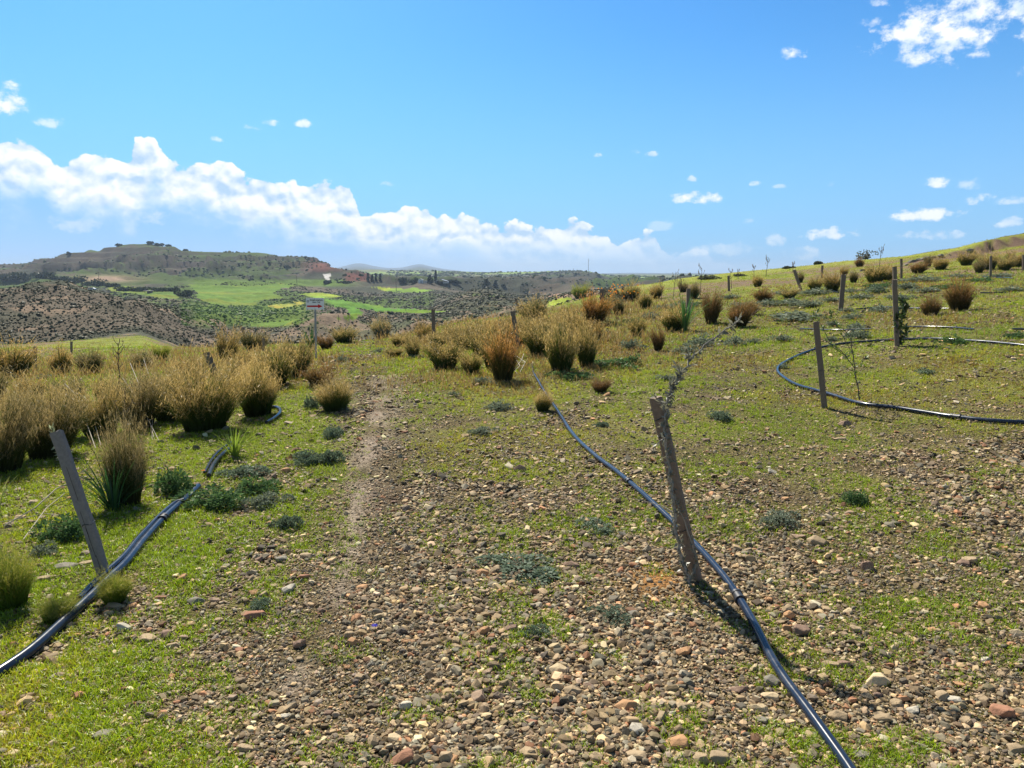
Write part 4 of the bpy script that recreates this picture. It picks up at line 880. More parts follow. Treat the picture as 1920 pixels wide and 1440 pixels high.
lay([(392, 898), (402, 876), (418, 858), (443, 838)], .019, 'short stretch of thick pipe surfacing behind the green shrubs on the left', 1.3)
lay([(384, 892), (398, 866), (412, 850), (437, 832)], .012, 'thin pipe beside the short stretch surfacing behind the green shrubs', 1.8)
lay([(500, 797), (514, 789), (525, 778), (523, 770), (510, 768), (492, 772)], .021, 'pipe end curling out from under the large dark tussock on the left', 1.2)
lay([(1985, 797), (1920, 797), (1860, 794), (1800, 788), (1740, 779), (1680, 769), (1620, 762), (1570, 748), (1520, 733), (1480, 718), (1461, 704), (1459, 692), (1478, 678), (1510, 664), (1545, 653), (1600, 645), (1680, 640), (1760, 638), (1840, 643), (1920, 651), (1985, 658)], .0200,
    'black pipe laid in a big loop around two stakes on the right', 1.1)
lay([(1500, 619), (1560, 621), (1610, 620), (1635, 619)], .016, 'near straight pale pipe left of the vine-like sapling', 1.4)
lay([(1696, 616), (1740, 615), (1790, 617), (1826, 620)], .016, 'near straight pale pipe right of the vine-like sapling', 1.4)
lay([(1604, 582), (1650, 578), (1700, 580), (1780, 581)], .018, 'far pale pipe running behind the small dark tussock on the right slope', 1.5)
lay([(1838, 551), (1870, 551), (1886, 550)], .018, 'short pale pipe on the right slope near the edge of the view', 1.5)
lay([(1842, 521), (1868, 522), (1900, 524)], .022, 'pale pipe at the foot of the stake near the right edge', 1.5)
lay([(1510, 549), (1545, 547), (1572, 550)], .02, 'faint pale pipe left of the lone thick post', 1.5)
lay([(1898, 620), (1960, 621)], .016, 'end of a pale pipe entering at the right edge', 1.4)

def coupling(pipe_label, u, v, rad, ln=.05):
    o = next(q for q in bpy.data.objects if q.get('label') == pipe_label); c = np.array([p_.co[:] for p_ in o.data.vertices[:len(o.data.vertices) // 14 * 14]]); rings = c[:(len(c) // 14) * 14].reshape(-1, 14, 3).mean(1)
    w = at(u, v)[0]; i = int(np.argmin(np.linalg.norm(rings[:-2] - w, axis=1))); i = min(max(i, 1), len(rings) - 4); d = rings[i + 1] - rings[i - 1]; d /= np.linalg.norm(d); m = MB()
    m.tube([rings[i] - d * ln, rings[i] + d * ln], rad * 1.28, 14, (.02, .02, .025)); m.tube([rings[i] - d * ln * 1.25, rings[i] - d * ln * .7], rad * 1.42, 14, (.025, .025, .03)); m.tube([rings[i] + d * ln * .7, rings[i] + d * ln * 1.25], rad * 1.42, 14, (.025, .025, .03))
    m.build('coupling', M_METAL, o, True)
coupling('long black pipe running down the centre past the thick brown stake', 1388, 1130, .020, .03); coupling('long black pipe running down the centre past the thick brown stake', 1180, 908, .020, .02)
coupling('black pipe laid in a big loop around two stakes on the right', 1662, 641, .020); coupling('black pipe laid in a big loop around two stakes on the right', 1790, 787, .020, .04); coupling('thicker black pipe of the double line at the lower left', 306, 980, .024, .02)

# ------------------------------------------------------------------ saplings
def leaves_on(mb, pts, n, ln, wd, col, r_, spread=.9, frac=(0, 1)):
    P = np.asarray(pts); i = r_.uniform(frac[0], frac[1], n) * (len(P) - 1.001); k = i.astype(int); f = (i - k)[:, None]; B = P[k] * (1 - f) + P[k + 1] * f; T = P[k + 1] - P[k]; T /= np.linalg.norm(T, axis=1)[:, None] + 1e-9
    D = T * .8 + r_.normal(0, spread, (n, 3)); D /= np.linalg.norm(D, axis=1)[:, None]; S_ = np.cross(D, r_.normal(size=(n, 3))); S_ /= np.linalg.norm(S_, axis=1)[:, None]
    l = ln * r_.uniform(.6, 1.2, n)[:, None]; w = wd * r_.uniform(.7, 1.2, n)[:, None]
    V = np.stack([B, B + D * l * .5 + S_ * w * .5, B + D * l, B + D * l * .5 - S_ * w * .5], 1).reshape(-1, 3)
    mb.add(V, np.arange(n * 4).reshape(-1, 4), np.repeat(np.array(col) * r_.uniform(.7, 1.3, (n, 1)), 4, 0))
def seen(u, v, y): d = pix_dir(u, v); k = y / d[1]; return np.array([d[0] * k, y, CAMZ + d[2] * k])
def sapling(branches, label, leaf_col, nl, ln, wd, y, bark=(.2, .17, .14)):
    """branches: list of (pixel polyline, thick radius, thin radius, leaf count)"""
    r = empty('sapling', seen(*branches[0][0][0], y)); o = np.array(r.location); st, lf = MB(), MB(); r_ = np.random.default_rng(int(branches[0][0][0][0]))
    for (pl, ra, rb, n, dy) in branches:
        P = np.array([seen(u, v, y + dy * i / max(1, len(pl) - 1)) for i, (u, v) in enumerate(pl)]) - o
        Q = np.stack([np.interp(np.linspace(0, len(P) - 1, len(P) * 4), np.arange(len(P)), P[:, c]) for c in range(3)], 1); Q[1:-1] += r_.normal(0, ra * .5, (len(Q) - 2, 3))
        st.tube(Q, np.linspace(ra, rb, len(Q)), 6, bark)
        if n: leaves_on(lf, Q, n, ln, wd, leaf_col, r_)
    st.build('stem', M_BARK, r, True); lf.build('leaves', M_LEAF, r); tag(r, label, 'sapling', None)
yc = at(1298, 1100)[0][1] + .02
sapling([([(1296, 1100), (1284, 1060), (1272, 1010), (1262, 960), (1258, 900), (1250, 840), (1246, 790), (1252, 750)], .011, .006, 330, .05), ([(1252, 752), (1262, 725), (1278, 700), (1300, 668), (1330, 642), (1360, 618), (1386, 598)], .0065, .0025, 95, .1),
         ([(1250, 770), (1238, 752), (1228, 744)], .003, .002, 14, 0), ([(1248, 820), (1236, 828), (1226, 838)], .003, .001, 12, 0), ([(1256, 748), (1256, 735), (1262, 720)], .004, .002, 46, 0), ([(1272, 712), (1276, 700), (1270, 684)], .004, .002, 40, 0),
         ([(1290, 682), (1292, 672), (1288, 660)], .003, .001, 22, 0), ([(1294, 1090), (1306, 1050), (1290, 990), (1264, 930)], .005, .003, 60, .03), ([(1262, 960), (1240, 948), (1210, 940), (1185, 935)], .002, .001, 4, .2), ([(1290, 1085), (1278, 1068), (1275, 1060)], .003, .001, 2, 0)],
        'grey-leaved sapling tied to the central stake, its long bare shoot arching up to the right', (.20, .20, .165), 0, .040, .014, yc, (.30, .27, .23))
yl = at(1618, 752)[0][1]
sapling([([(1613, 757), (1606, 715), (1600, 670), (1594, 630), (1580, 615)], .007, .004, 20, .1), ([(1602, 690), (1580, 660), (1550, 640), (1515, 625), (1480, 608), (1440, 592)], .0045, .0018, 24, -.2), ([(1590, 670), (1560, 650), (1545, 620), (1535, 600)], .005, .002, 26, .1),
         ([(1600, 665), (1563, 600), (1555, 585)], .003, .001, 22, 0), ([(1596, 640), (1560, 560 + 40), (1558, 578)], .003, .001, 16, 0), ([(1606, 700), (1580, 685), (1560, 690)], .003, .001, 22, 0), ([(1606, 690), (1620, 675), (1625, 670)], .003, .001, 10, 0), ([(1535, 600), (1525, 592), (1532, 585)], .002, .001, 16, 0)],
        'bare sapling with three thin dark branches right of the grey square stake', (.10, .15, .04), 0, .05, .022, yl, (.10, .085, .07))
yr = at(1690, 648)[0][1]
sapling([([(1690, 648), (1688, 620), (1690, 595), (1692, 575), (1690, 560)], .008, .003, 110, .1), ([(1690, 600), (1697, 580), (1698, 565)], .004, .002, 60, 0), ([(1688, 630), (1680, 610), (1682, 590)], .004, .002, 46, 0), ([(1690, 640), (1700, 625), (1697, 612)], .004, .002, 40, 0)],
        'bushy dark-leaved sapling climbing beside its stake on the far arm of the pipe loop', (.045, .08, .025), 0, .085, .045, yr - .08)
yy = at(660, 640)[0][1]
y0 = at(118, 870)[0][1]
sapling([([(118, 870), (112, 850), (105, 825), (98, 806)], .004, .002, 26, 0), ([(116, 860), (122, 845), (120, 835)], .003, .001, 8, 0)], 'small silvery olive shoot just behind the top of the leaning plank stake', (.33, .38, .27), 0, .07, .02, y0)
for (u, v, hpx, lb) in [(232, 905, 175, 'tall dry dark stalk rising through the dry grass left of the foreground tussock'), (222, 745, 110, 'bare thin sapling in front of the scrubby mound on the left'), (590, 640, 0, None)]:
    if lb is None: continue
    yq = at(u, v)[0][1]; r_ = np.random.default_rng(u)
    br = [([(u, v), (u + 2, v - hpx * .4), (u - 1, v - hpx * .7), (u + 2, v - hpx)], .006 * yq / 6, .0025 * yq / 6, 6, 0)]
    for k in range(6):
        f = r_.uniform(.45, .95); sg = r_.choice([-1, 1]); br.append(([(u, v - hpx * f), (u + sg * hpx * .07, v - hpx * (f + .08)), (u + sg * hpx * .1, v - hpx * (f + .17))], .003 * yq / 6, .0012 * yq / 6, 3, 0))
    sapling(br, lb, (.15, .12, .06), 0, .04, .015, yq, (.12, .09, .07))

# ------------------------------------------------------------------ strap-leaved plants
def strap_plant(u, v, wpx, hpx, label, n=46, col=(.045, .12, .035)):
    p, s = at(u, v); sc = s / FPX; r_ = np.random.default_rng(abs(int(u))); mb = MB()
    for i in range(n):
        a = r_.uniform(0, 2 * PI); L_ = hpx * sc * r_.uniform(.7, 1.25); lean = r_.uniform(.15, 1.25) * (wpx / hpx if wpx < hpx else 1); w = .012 * max(1, p[1] / 7) * r_.uniform(.7, 1.2)
        o = np.array([math.cos(a), math.sin(a), 0]); sd_ = np.array([-o[1], o[0], 0]); V = []; q = o * r_.uniform(0, .04)
        for k in range(8):
            f = k / 7; th = lean * (.5 + 1.1 * f); V += [q - sd_ * w * .5 * (1 - f ** 3), q + np.array([0, 0, -w * .25]) , q + sd_ * w * .5 * (1 - f ** 3)]; q = q + (o * math.sin(th) + np.array([0, 0, math.cos(th)])) * L_ / 7
        F = [(3 * k + j, 3 * k + j + 1, 3 * k + 4 + j, 3 * k + 3 + j) for k in range(7) for j in (0, 1)]
        mb.add(V, F, np.array(col) * r_.uniform(.6, 1.6))
    o = mb.build('strap_leaved_plant', M_LEAF); o.location = p; tag(o, label, 'plant')
strap_plant(212, 958, 130, 105, 'large dark green strap-leaved plant arching at the foot of the foreground tussock', 70)
strap_plant(1284, 622, 46, 66, 'upright green strap-leaved plant at the foot of the post right of centre', 40, (.06, .16, .04))
strap_plant(585, 658, 26, 44, 'small strap-leaved plant just left of the trail sign post', 30)
strap_plant(440, 856, 90, 60, 'yellow-green strap-leaved tuft behind the surfacing pipe ends', 60, (.2, .28, .04))
strap_plant(1142, 588, 26, 36, 'green strap-leaved plant between two posts beside the red-orange tussock', 24)
strap_plant(-8, 960, 60, 95, 'pale long-leaved plant poking in at the left edge', 14, (.3, .34, .12))

# ------------------------------------------------------------------ dry flower stalks against the sky
for i, (u, v, h, lb) in enumerate([(1262, 556, 50, 'leftmost tall dry flower stalk on the skyline, beside the far plateau'), (1274, 552, 34, 'shorter dry stalk just right of the leftmost tall one'), (1312, 560, 60, 'dry stalk with curled brown pods above the post behind the strap-leaved plant'),
                                   (1372, 538, 34, 'forked dry stalk directly above the small thin stake'), (1414, 518, 22, 'small dry stalk on the crest left of the tilted stake, nearer the small thin stake'), (1436, 515, 36, 'tallest dry stalk on the crest left of the tilted thin stake'),
                                   (1486, 507, 18, 'dry stalk right above the tilted thin stake'), (1648, 500, 42, 'tall branching dry stalk on the crest above the orange tussock'), (1384, 520, 16, 'tiny dry stalk between the forked one and the crest'), (1240, 560, 40, 'dark leaning dry stalk left of the skyline group')]):
    p, s = at(u, v + 4); sc = s / FPX; r_ = np.random.default_rng(i + 50); mb = MB(); ln = h * sc; lean = r_.uniform(-.12, .12); top = np.array([lean * ln, 0, ln]); rad = .6 * sc
    mb.tube([(0, 0, -.05), top * .5, top], [rad, rad * .8, rad * .4], 5, (.20, .16, .11))
    for k in range(9):
        f = r_.uniform(.5, 1); sg = r_.choice([-1, 1]); b = top * f; e = b + np.array([sg * ln * .10, r_.normal(0, .04), ln * .14]); mb.tube([b, (b + e) / 2 + [sg * .02, 0, 0], e], [rad * .5, rad * .4, rad * .35], 4, (.22, .17, .12)); mb.tube([e, e + [0, 0, 2.2 * sc]], [rad * .9, rad * .5], 5, (.3, .22, .14))
    o = mb.build('dry_flower_stalk', M_BARK); o.location = p; tag(o, lb, 'dry stalk', 'dry flower stalks on the skyline')

# ------------------------------------------------------------------ bushes and far trees
def leafy(mb, c, R, n, size, col, r_, lobes=7):
    lc = r_.normal(0, .42, (lobes, 3)) * R; lc[:, 2] = np.abs(lc[:, 2]) * .8; lr = r_.uniform(.4, .62, lobes)
    k = r_.integers(0, lobes, n); q = r_.normal(size=(n, 3)); q /= np.linalg.norm(q, axis=1)[:, None]; P = lc[k] + q * lr[k][:, None] * R * r_.uniform(.55, 1.05, (n, 1)); P[:, 2] = np.maximum(P[:, 2], 0) ; P += c
    D = r_.normal(size=(n, 3)); D /= np.linalg.norm(D, axis=1)[:, None]; S_ = np.cross(D, r_.normal(size=(n, 3))); S_ /= np.linalg.norm(S_, axis=1)[:, None]; s = size * r_.uniform(.6, 1.3, (n, 1))
    V = np.stack([P - D * s - S_ * s * .5, P + D * s - S_ * s * .5, P + D * s + S_ * s * .5, P - D * s + S_ * s * .5], 1).reshape(-1, 3)
    mb.add(V, np.arange(n * 4).reshape(-1, 4), np.repeat(np.array(col) * r_.uniform(.6, 1.5, (n, 1)), 4, 0))
def bush(u, v, wpx, hpx, label, col, name='bush', n=900, cat='bush', group=None, trunk=True, cone=False, accent=None):
    p, s = at(u, v); sc = s / FPX; w, h = wpx * sc, hpx * sc; r_ = np.random.default_rng(int(u * 3 + v)); r = empty(name, p); mb = MB(); leaf = max(.02, 1.5 * sc)
    if cone:
        for k in range(9): f = k / 8; leafy(mb, np.array([0, 0, h * (.1 + .82 * f)]), np.array([w * .5 * (1 - f * .85) + .02 * w, w * .5 * (1 - f * .85) + .02 * w, h * .09]), n // 9, leaf, col, r_, 5)
    else: leafy(mb, np.array([0, 0, h * .12 if trunk else 0]), np.array([w * .5, w * .4, h * .62]), n, leaf, col, r_)
    mb.build('crown', M_FAR, r)
    t = MB()
    for k in range(1 if cone else 3): a = r_.uniform(0, 2 * PI); t.tube([(0, 0, -.3 * sc * 4), (math.cos(a) * w * .06, math.sin(a) * w * .06, h * .25), (math.cos(a) * w * .2 * (0 if cone else 1), math.sin(a) * w * .15 * (0 if cone else 1), h * .55)], [max(w * .03, .004), max(w * .025, .003), max(w * .012, .002)], 5, (.14, .11, .08))
    t.build('trunk', M_BARK, r)
    if accent:
        f = MB(); k = 46; q = r_.normal(0, 1, (k, 3)) * np.array([w * .2, w * .15, h * .2]) + np.array([-w * .12, -w * .2, h * .62]); S_ = leaf * .9
        for c in q: f.add(c + np.array([(-S_, 0, 0), (0, -S_ * .4, S_), (S_, 0, 0), (0, S_ * .4, -S_)]), [(0, 1, 2, 3)], accent)
        f.build('orange_leaves', M_LEAF, r)
    tag(r, label, cat, group)
bush(1168, 566, 86, 34, 'grey twiggy bush with a few orange leaves right of the red-orange tussock', (.13, .115, .09), n=1800, accent=(.75, .25, .02))
bush(1330, 524, 50, 10, 'dark low bush on the skyline where the plateau meets the grassy crest', (.10, .11, .08), n=500)
bush(1385, 518, 30, 6, 'smaller dark bush on the crest right of the skyline bush', (.10, .11, .08), n=300)
bush(1622, 484, 44, 16, 'twiggy grey bush on the grassy crest left of the tall branching stalk', (.16, .16, .13), n=300)
bush(1532, 496, 18, 7, 'small grey bush on the crest above the thin stake', (.10, .11, .07))
bush(1480, 503, 22, 5, 'tiny dark bush on the crest above the tilted stake', (.08, .09, .06))
G1 = 'dark trees in the valley at the left'
for (u, v, w, h, lb) in [(8, 527, 60, 26, 'broad dark tree at the left edge below the long hill'), (45, 526, 50, 22, 'dark tree second from the left edge below the long hill'), (82, 523, 44, 18, 'dark tree third from the left edge, under the reddish scarp'), (112, 524, 40, 11, 'low dark tree right of the third one, behind the mound top'),
                         (138, 529, 46, 12, 'wide dark tree just left of the half-hidden car'), (182, 537, 54, 14, 'dark tree behind the half-hidden car'), (208, 538, 24, 10, 'small dark tree right of the one behind the car'), (236, 546, 34, 12, 'bushy tree at the left end of the small green field'),
                         (268, 546, 32, 12, 'dark tree right above the small open shelter'), (300, 546, 46, 12, 'dark tree between the shelter and the big green field'), (322, 546, 26, 9, 'low dark tree at the right end of the tree row'), (350, 556, 38, 18, 'round dark tree on the left corner of the big green field')]:
    bush(u, v, w, h, lb, (.035, .05, .022), 'tree', 700, 'tree', G1)
for (u, v, w, h, lb) in [(222, 458, 12, 5, 'leftmost tiny tree on the summit of the flat-topped hill'), (281, 456, 13, 6, 'left one of two touching trees on the summit'), (300, 456, 16, 7, 'right one of two touching trees on the summit'), (317, 461, 10, 4, 'tiny tree just right of the touching summit trees'),
                         (347, 466, 8, 4, 'lone shrub part way down the summit ridge'), (130, 478, 10, 6, 'dark shrub on the left shoulder of the long hill'), (539, 503, 14, 8, 'dark bush on the slope above the white track')]:
    bush(u, v, w, h, lb, (.05, .065, .04), 'hilltop_tree', 260, 'tree', 'trees on the flat-topped hill')
G2 = 'trees around the farm'
for (u, v, w, h, lb, cone) in [(690, 527, 4, 14, 'leftmost cypress of the row left of the farm', 1), (698, 527, 4, 12, 'second cypress of the row left of the farm', 1), (705, 527, 3, 14, 'third cypress of the row left of the farm', 1), (713, 527, 4, 13, 'fourth cypress of the row left of the farm', 1),
                         (754, 531, 26, 16, 'left half of the dark grove beside the white farm shed', 0), (776, 531, 22, 13, 'right half of the dark grove beside the white farm shed', 0), (806, 532, 14, 16, 'dark pointed tree between the two farm buildings', 1), (817, 528, 4, 20, 'tall thin tree behind the long farm roof', 1),
                         (846, 530, 12, 9, 'round tree right behind the long farm roof', 0), (856, 532, 14, 8, 'round bushy tree right of the long farm roof', 0), (912, 537, 18, 13, 'larger pointed conifer in the open right of the farm', 1), (929, 537, 9, 11, 'smaller pointed conifer in the open right of the farm', 1),
                         (944, 538, 10, 6, 'pale bushy tree right of the two conifers', 0), (615, 532, 16, 9, 'bush below the white track', 0), (652, 532, 34, 8, 'row-like bush under the red scarp', 0)]:
    bush(u, v, w, h, lb, (.03, .045, .03), 'farm_tree', 360, 'tree', G2, cone=bool(cone))

# ------------------------------------------------------------------ farm, car, poles, mast
def world_box(name, parts, loc, label, cat):
    r = empty(name, loc)
    for nm, items, col in parts:
        mb = MB()
        for c, s_, rx in items: mb.box(c, s_, Matrix.Rotation(rx, 3, 'Y') if rx else None, col)
        mb.build(nm, M_PAINT, r)
    tag(r, label, cat); return r
p, s = at(828, 531); k = s / FPX
world_box('barn', [('roof', [((-6 * k, 0, 5.2 * k), (14 * k, 20 * k, .5 * k), -.32), ((6.6 * k, 0, 5.2 * k), (14 * k, 20 * k, .5 * k), .30)], (.42, .47, .55)), ('wall', [((3.5 * k, 8 * k, 1.6 * k), (17 * k, .4 * k, 4 * k), 0), ((-9.5 * k, 0, 1.6 * k), (.4 * k, 18 * k, 3.6 * k), 0)], (.30, .28, .26)),
                   ('post', [((-2 * k, -9 * k, 2.2 * k), (.5 * k, .5 * k, 5 * k), 0), ((4 * k, -9 * k, 2.2 * k), (.5 * k, .5 * k, 5 * k), 0), ((11.5 * k, -9 * k, 1.4 * k), (.5 * k, .5 * k, 3.4 * k), 0)], (.6, .6, .6)), ('feed_store', [((9 * k, -4 * k, .9 * k), (9 * k, 6 * k, 2 * k), 0)], (.7, .68, .62))],
          p, 'open farm barn with a pale double-pitched roof in the distance', 'barn')
p, s = at(789, 531); k = s / FPX
world_box('farm_shed', [('wall', [((0, 0, 3 * k), (8 * k, 8 * k, 7 * k), 0)], (.62, .64, .68)), ('roof', [((-2 * k, 0, 7.4 * k), (5.2 * k, 8.6 * k, .5 * k), -.35), ((2.2 * k, 0, 7.4 * k), (5.2 * k, 8.6 * k, .5 * k), .35)], (.7, .72, .75)), ('lean_to', [((8 * k, 1 * k, 2 * k), (7 * k, 6 * k, 5 * k), 0)], (.45, .40, .34)), ('door', [((1 * k, -4.05 * k, 1.6 * k), (2.2 * k, .2 * k, 4 * k), 0)], (.2, .2, .22))],
          p, 'small white farm shed left of the barn, beside the dark grove', 'shed')
p, s = at(279, 550); k = s / FPX
world_box('shelter', [('roof', [((0, 0, 4.6 * k), (15 * k, 10 * k, .8 * k), 0)], (.30, .24, .20)), ('post', [((a * 5 * k, b * 4 * k, 2 * k), (.6 * k, .6 * k, 5 * k), 0) for a in (-1, 1) for b in (-1, 1)], (.15, .12, .1)), ('back_wall', [((0, 3.8 * k, 2 * k), (9 * k, .4 * k, 4 * k), 0)], (.10, .09, .08))], p, 'small open shelter with a flat brown roof beside the little green field', 'shelter')
p, s = at(173, 545); k = 13.5 * s / FPX / 4.2
def car():
    r = empty('parked_car', p + np.array([0, 0, .1])); side = [(-2.1, .35), (-2.1, .85), (-1.9, .98), (-1.25, 1.02), (-.75, 1.42), (.75, 1.45), (1.45, 1.02), (2.0, .95), (2.1, .6), (2.05, .35)]
    def prof(nm, pts, y0, y1, col, mat=M_PAINT):
        n = len(pts); V = [(x * k, y0 * k, z * k) for x, z in pts] + [(x * k, y1 * k, z * k) for x, z in pts]; mb = MB(); mb.add(V, [(i, (i + 1) % n, (i + 1) % n + n, i + n) for i in range(n)], col)
        for o_ in (0, n): c = np.mean(V[o_:o_ + n], axis=0); mb.add(V[o_:o_ + n] + [tuple(c)], [(i, (i + 1) % n, n) for i in range(n)], col)
        return mb.build(nm, mat, r)
    prof('body', side, -.85, .85, (.75, .76, .78)); prof('side_window', [(-1.1, 1.02), (-.7, 1.36), (.7, 1.38), (1.25, 1.02)], -.87, .87, (.03, .04, .05)); prof('roof', [(-.72, 1.44), (.72, 1.47), (.7, 1.54), (-.7, 1.5)], -.7, .7, (.55, .22, .16))
    for x in (-1.35, 1.35):
        for y in (-.86, .7): mb = MB(); a = np.linspace(0, 2 * PI, 15)[:-1]; mb.tube([(x * k, y * k, .33 * k), (x * k, (y + .18) * k, .33 * k)], .33 * k, 12, (.02, .02, .02)); mb.build('wheel', M_PAINT, r)
    tag(r, 'white car half hidden behind the top of the scrubby mound on the left', 'car')
car()
def pole(u, v, h, label, wpx=.9, cross=True):
    p, s = at(u, v); k = s / FPX; r = empty('utility_pole', p); mb = MB(); mb.tube([(0, 0, -1), (0, 0, h * k)], [wpx * .5 * k, wpx * .35 * k], 6, (.11, .09, .075)); mb.build('shaft', M_BARK, r)
    if cross: m2 = MB(); m2.box((0, 0, h * k * .93), (3.4 * k, .3 * k, .35 * k), None, (.11, .09, .075)); m2.build('crossarm', M_BARK, r)
    tag(r, label, 'pole', 'utility poles across the valley')
pole(743, 546, 23, 'utility pole standing at the upper green field in the middle distance', 1.1); pole(557, 536, 18, 'utility pole just above the right end of the big green field'); pole(186, 530, 20, 'utility pole in front of the pale bare slope on the left')
pole(761, 583, 12, 'short thin pole by the right-hand green field', .9, False); pole(635, 604, 14, 'thin pole at the near tip of the right-hand green field', 1.1, False)
p, s = at(1103, 512.5); k = s / FPX; r = empty('radio_mast', p); mb = MB()
for a in range(3): c, d_ = math.cos(a * 2.094) * .45 * k, math.sin(a * 2.094) * .45 * k; mb.tube([(c, d_, 0), (c, d_, 26 * k)], .16 * k, 4, (.18, .18, .2))
for i in range(24): mb.tube([(.45 * k * math.cos(i * 2.094), .45 * k * math.sin(i * 2.094), i * 1.08 * k), (.45 * k * math.cos((i + 1) * 2.094), .45 * k * math.sin((i + 1) * 2.094), (i + 1) * 1.08 * k)], .1 * k, 3, (.18, .18, .2))
mb.build('lattice', M_METAL, r); m2 = MB(); m2.tube([(0, 0, 24 * k), (0, 0, 28 * k)], .15 * k, 4, (.2, .2, .22)); m2.build('antenna', M_METAL, r); m3 = MB(); m3.box((2.6 * k, 0, 2 * k), (1.2 * k, 1.2 * k, 4.5 * k), None, (.5, .5, .52)); m3.build('equipment_cabin', M_PAINT, r)
tag(r, 'tall lattice radio mast on top of the banded hill', 'mast')
p, s = at(1075, 511.5); k = s / FPX; mb = MB(); mb.tube([(0, 0, -1), (0, 0, 8 * k)], .35 * k, 5, (.2, .2, .22)); o = mb.build('small_mast', M_METAL); o.location = p; tag(o, 'small mast left of the tall radio mast', 'mast')

# ------------------------------------------------------------------ trail sign
def trail_sign():
    p, s = at(592, 674); y = p[1]; k = s / FPX; r = empty('trail_sign', p); o = p
    top = seen(590.5, 560, y) - o; mb = MB(); mb.tube([(0, .012, -.2), (top[0], .012, top[2] + .0)], .022 * 1, 10, (.30, .31, .33)); mb.build('post', M_METAL, r, True)
    c = seen(591, 569.5, y) - o; W, Hh = 33 * k, 21.5 * k; th = .006; yb = -.018
    bm_ = MB(); bm_.box((c[0], yb, c[2]), (W, th, Hh), None, (.86, .87, .90)); b = bm_.build('panel', M_PAINT, r)
    yf = yb - th / 2 - .002
    def flat(name, V, F, col): m = MB(); m.add([(c[0] + x * W, yf, c[2] + z * Hh) for x, z in V], F, col); return m.build(name, M_PAINT, b)
    flat('red_arrow', [(-.45, -.28), (.17, -.28), (.17, -.14), (-.45, -.14), (.17, -.38), (.43, -.21), (.17, -.04)], [(0, 1, 2), (0, 2, 3), (4, 5, 6)], (.62, .01, .015))
    an = np.linspace(0, 2 * PI, 19)[:-1]; V = [(-.385 + .062 * math.cos(a), .21 + .10 * math.sin(a)) for a in an] + [(-.385 + .042 * math.cos(a), .21 + .068 * math.sin(a)) for a in an]
    V += [(-.40, .16), (-.38, .16), (-.36, .27), (-.375, .28)]
    flat('emblem', V, [(i, (i + 1) % 18, (i + 1) % 18 + 18, i + 18) for i in range(18)] + [(36, 37, 38, 39)], (.12, .13, .2))
    for txt, z, wdt, x0 in (('Μονοπάτι «Ασπρόγια»', .31, .72, .08), ('Nature Trail', .13, .42, .08)):
        cu = bpy.data.curves.new('lettering', 'FONT'); cu.body = txt; cu.size = .15 * Hh; cu.align_x = 'CENTER'; cu.align_y = 'CENTER'; cu.extrude = .0006; cu.offset = .0012
        t_ = bpy.data.objects.new('lettering', cu); COL.objects.link(t_); bpy.context.view_layer.update(); dw = max(t_.dimensions.x, 1e-4)
        me = bpy.data.meshes.new_from_object(t_); bpy.data.objects.remove(t_); ob = bpy.data.objects.new('lettering', me); COL.objects.link(ob); ob.parent = b
        f = wdt * W / dw; ob.scale = (f, 1.0, 1); ob.rotation_euler = (PI / 2, 0, 0); ob.location = (c[0] + x0 * W, yf, c[2] + z * Hh)
        ca = me.color_attributes.new('col', 'FLOAT_COLOR', 'POINT'); ca.data.foreach_set('color', np.tile([.03, .03, .05, 1], len(me.vertices)).astype(np.float32)); me.materials.clear(); me.materials.append(M_PAINT)
    for z in (.42, -.44): m = MB(); m.tube([(c[0], yf - .001, c[2] + z * Hh), (c[0], yf - .005, c[2] + z * Hh)], .006, 8, (.1, .1, .1)); m.build('bolt', M_METAL, r)
    tag(r, 'white trail sign with a red arrow pointing right on a thin grey post', 'sign')
trail_sign()

# ------------------------------------------------------------------ single rocks
def rock_proto(seed, ang):
    r_ = np.random.default_rng(seed); V, F = pebble_hull(16 if ang else 40, r_.uniform(.45, .7) if ang else .6, r_)
    bm = bmesh.new(); vs = [bm.verts.new(v) for v in V]; [bm.faces.new([vs[i] for i in f]) for f in F]
    bmesh.ops.bevel(bm, geom=bm.edges[:], offset=.035 if ang else .06, segments=2, affect='EDGES', profile=.6); bmesh.ops.triangulate(bm, faces=bm.faces)
    bm.verts.ensure_lookup_table(); V = np.array([v.co[:] for v in bm.verts]); F = np.array([[l.vert.index for l in f.loops] for f in bm.faces]); bm.free()
    n = fbm(V[:, 0] * 5 + V[:, 2] * 3, V[:, 1] * 5 - V[:, 2] * 4, seed, 3) - .5; return V * (1 + n[:, None] * .16), F
RP = [rock_proto(i, i % 3 != 2) for i in range(14)]
_rn = [0]
RC = {'t': (.38, .28, .17), 'r': (.33, .165, .10), 'o': (.46, .26, .13), 'g': (.24, .215, .17), 'w': (.48, .43, .34), 'b': (.26, .17, .12), 'd': (.15, .12, .10), 'p': (.36, .25, .17), 'y': (.56, .43, .26)}
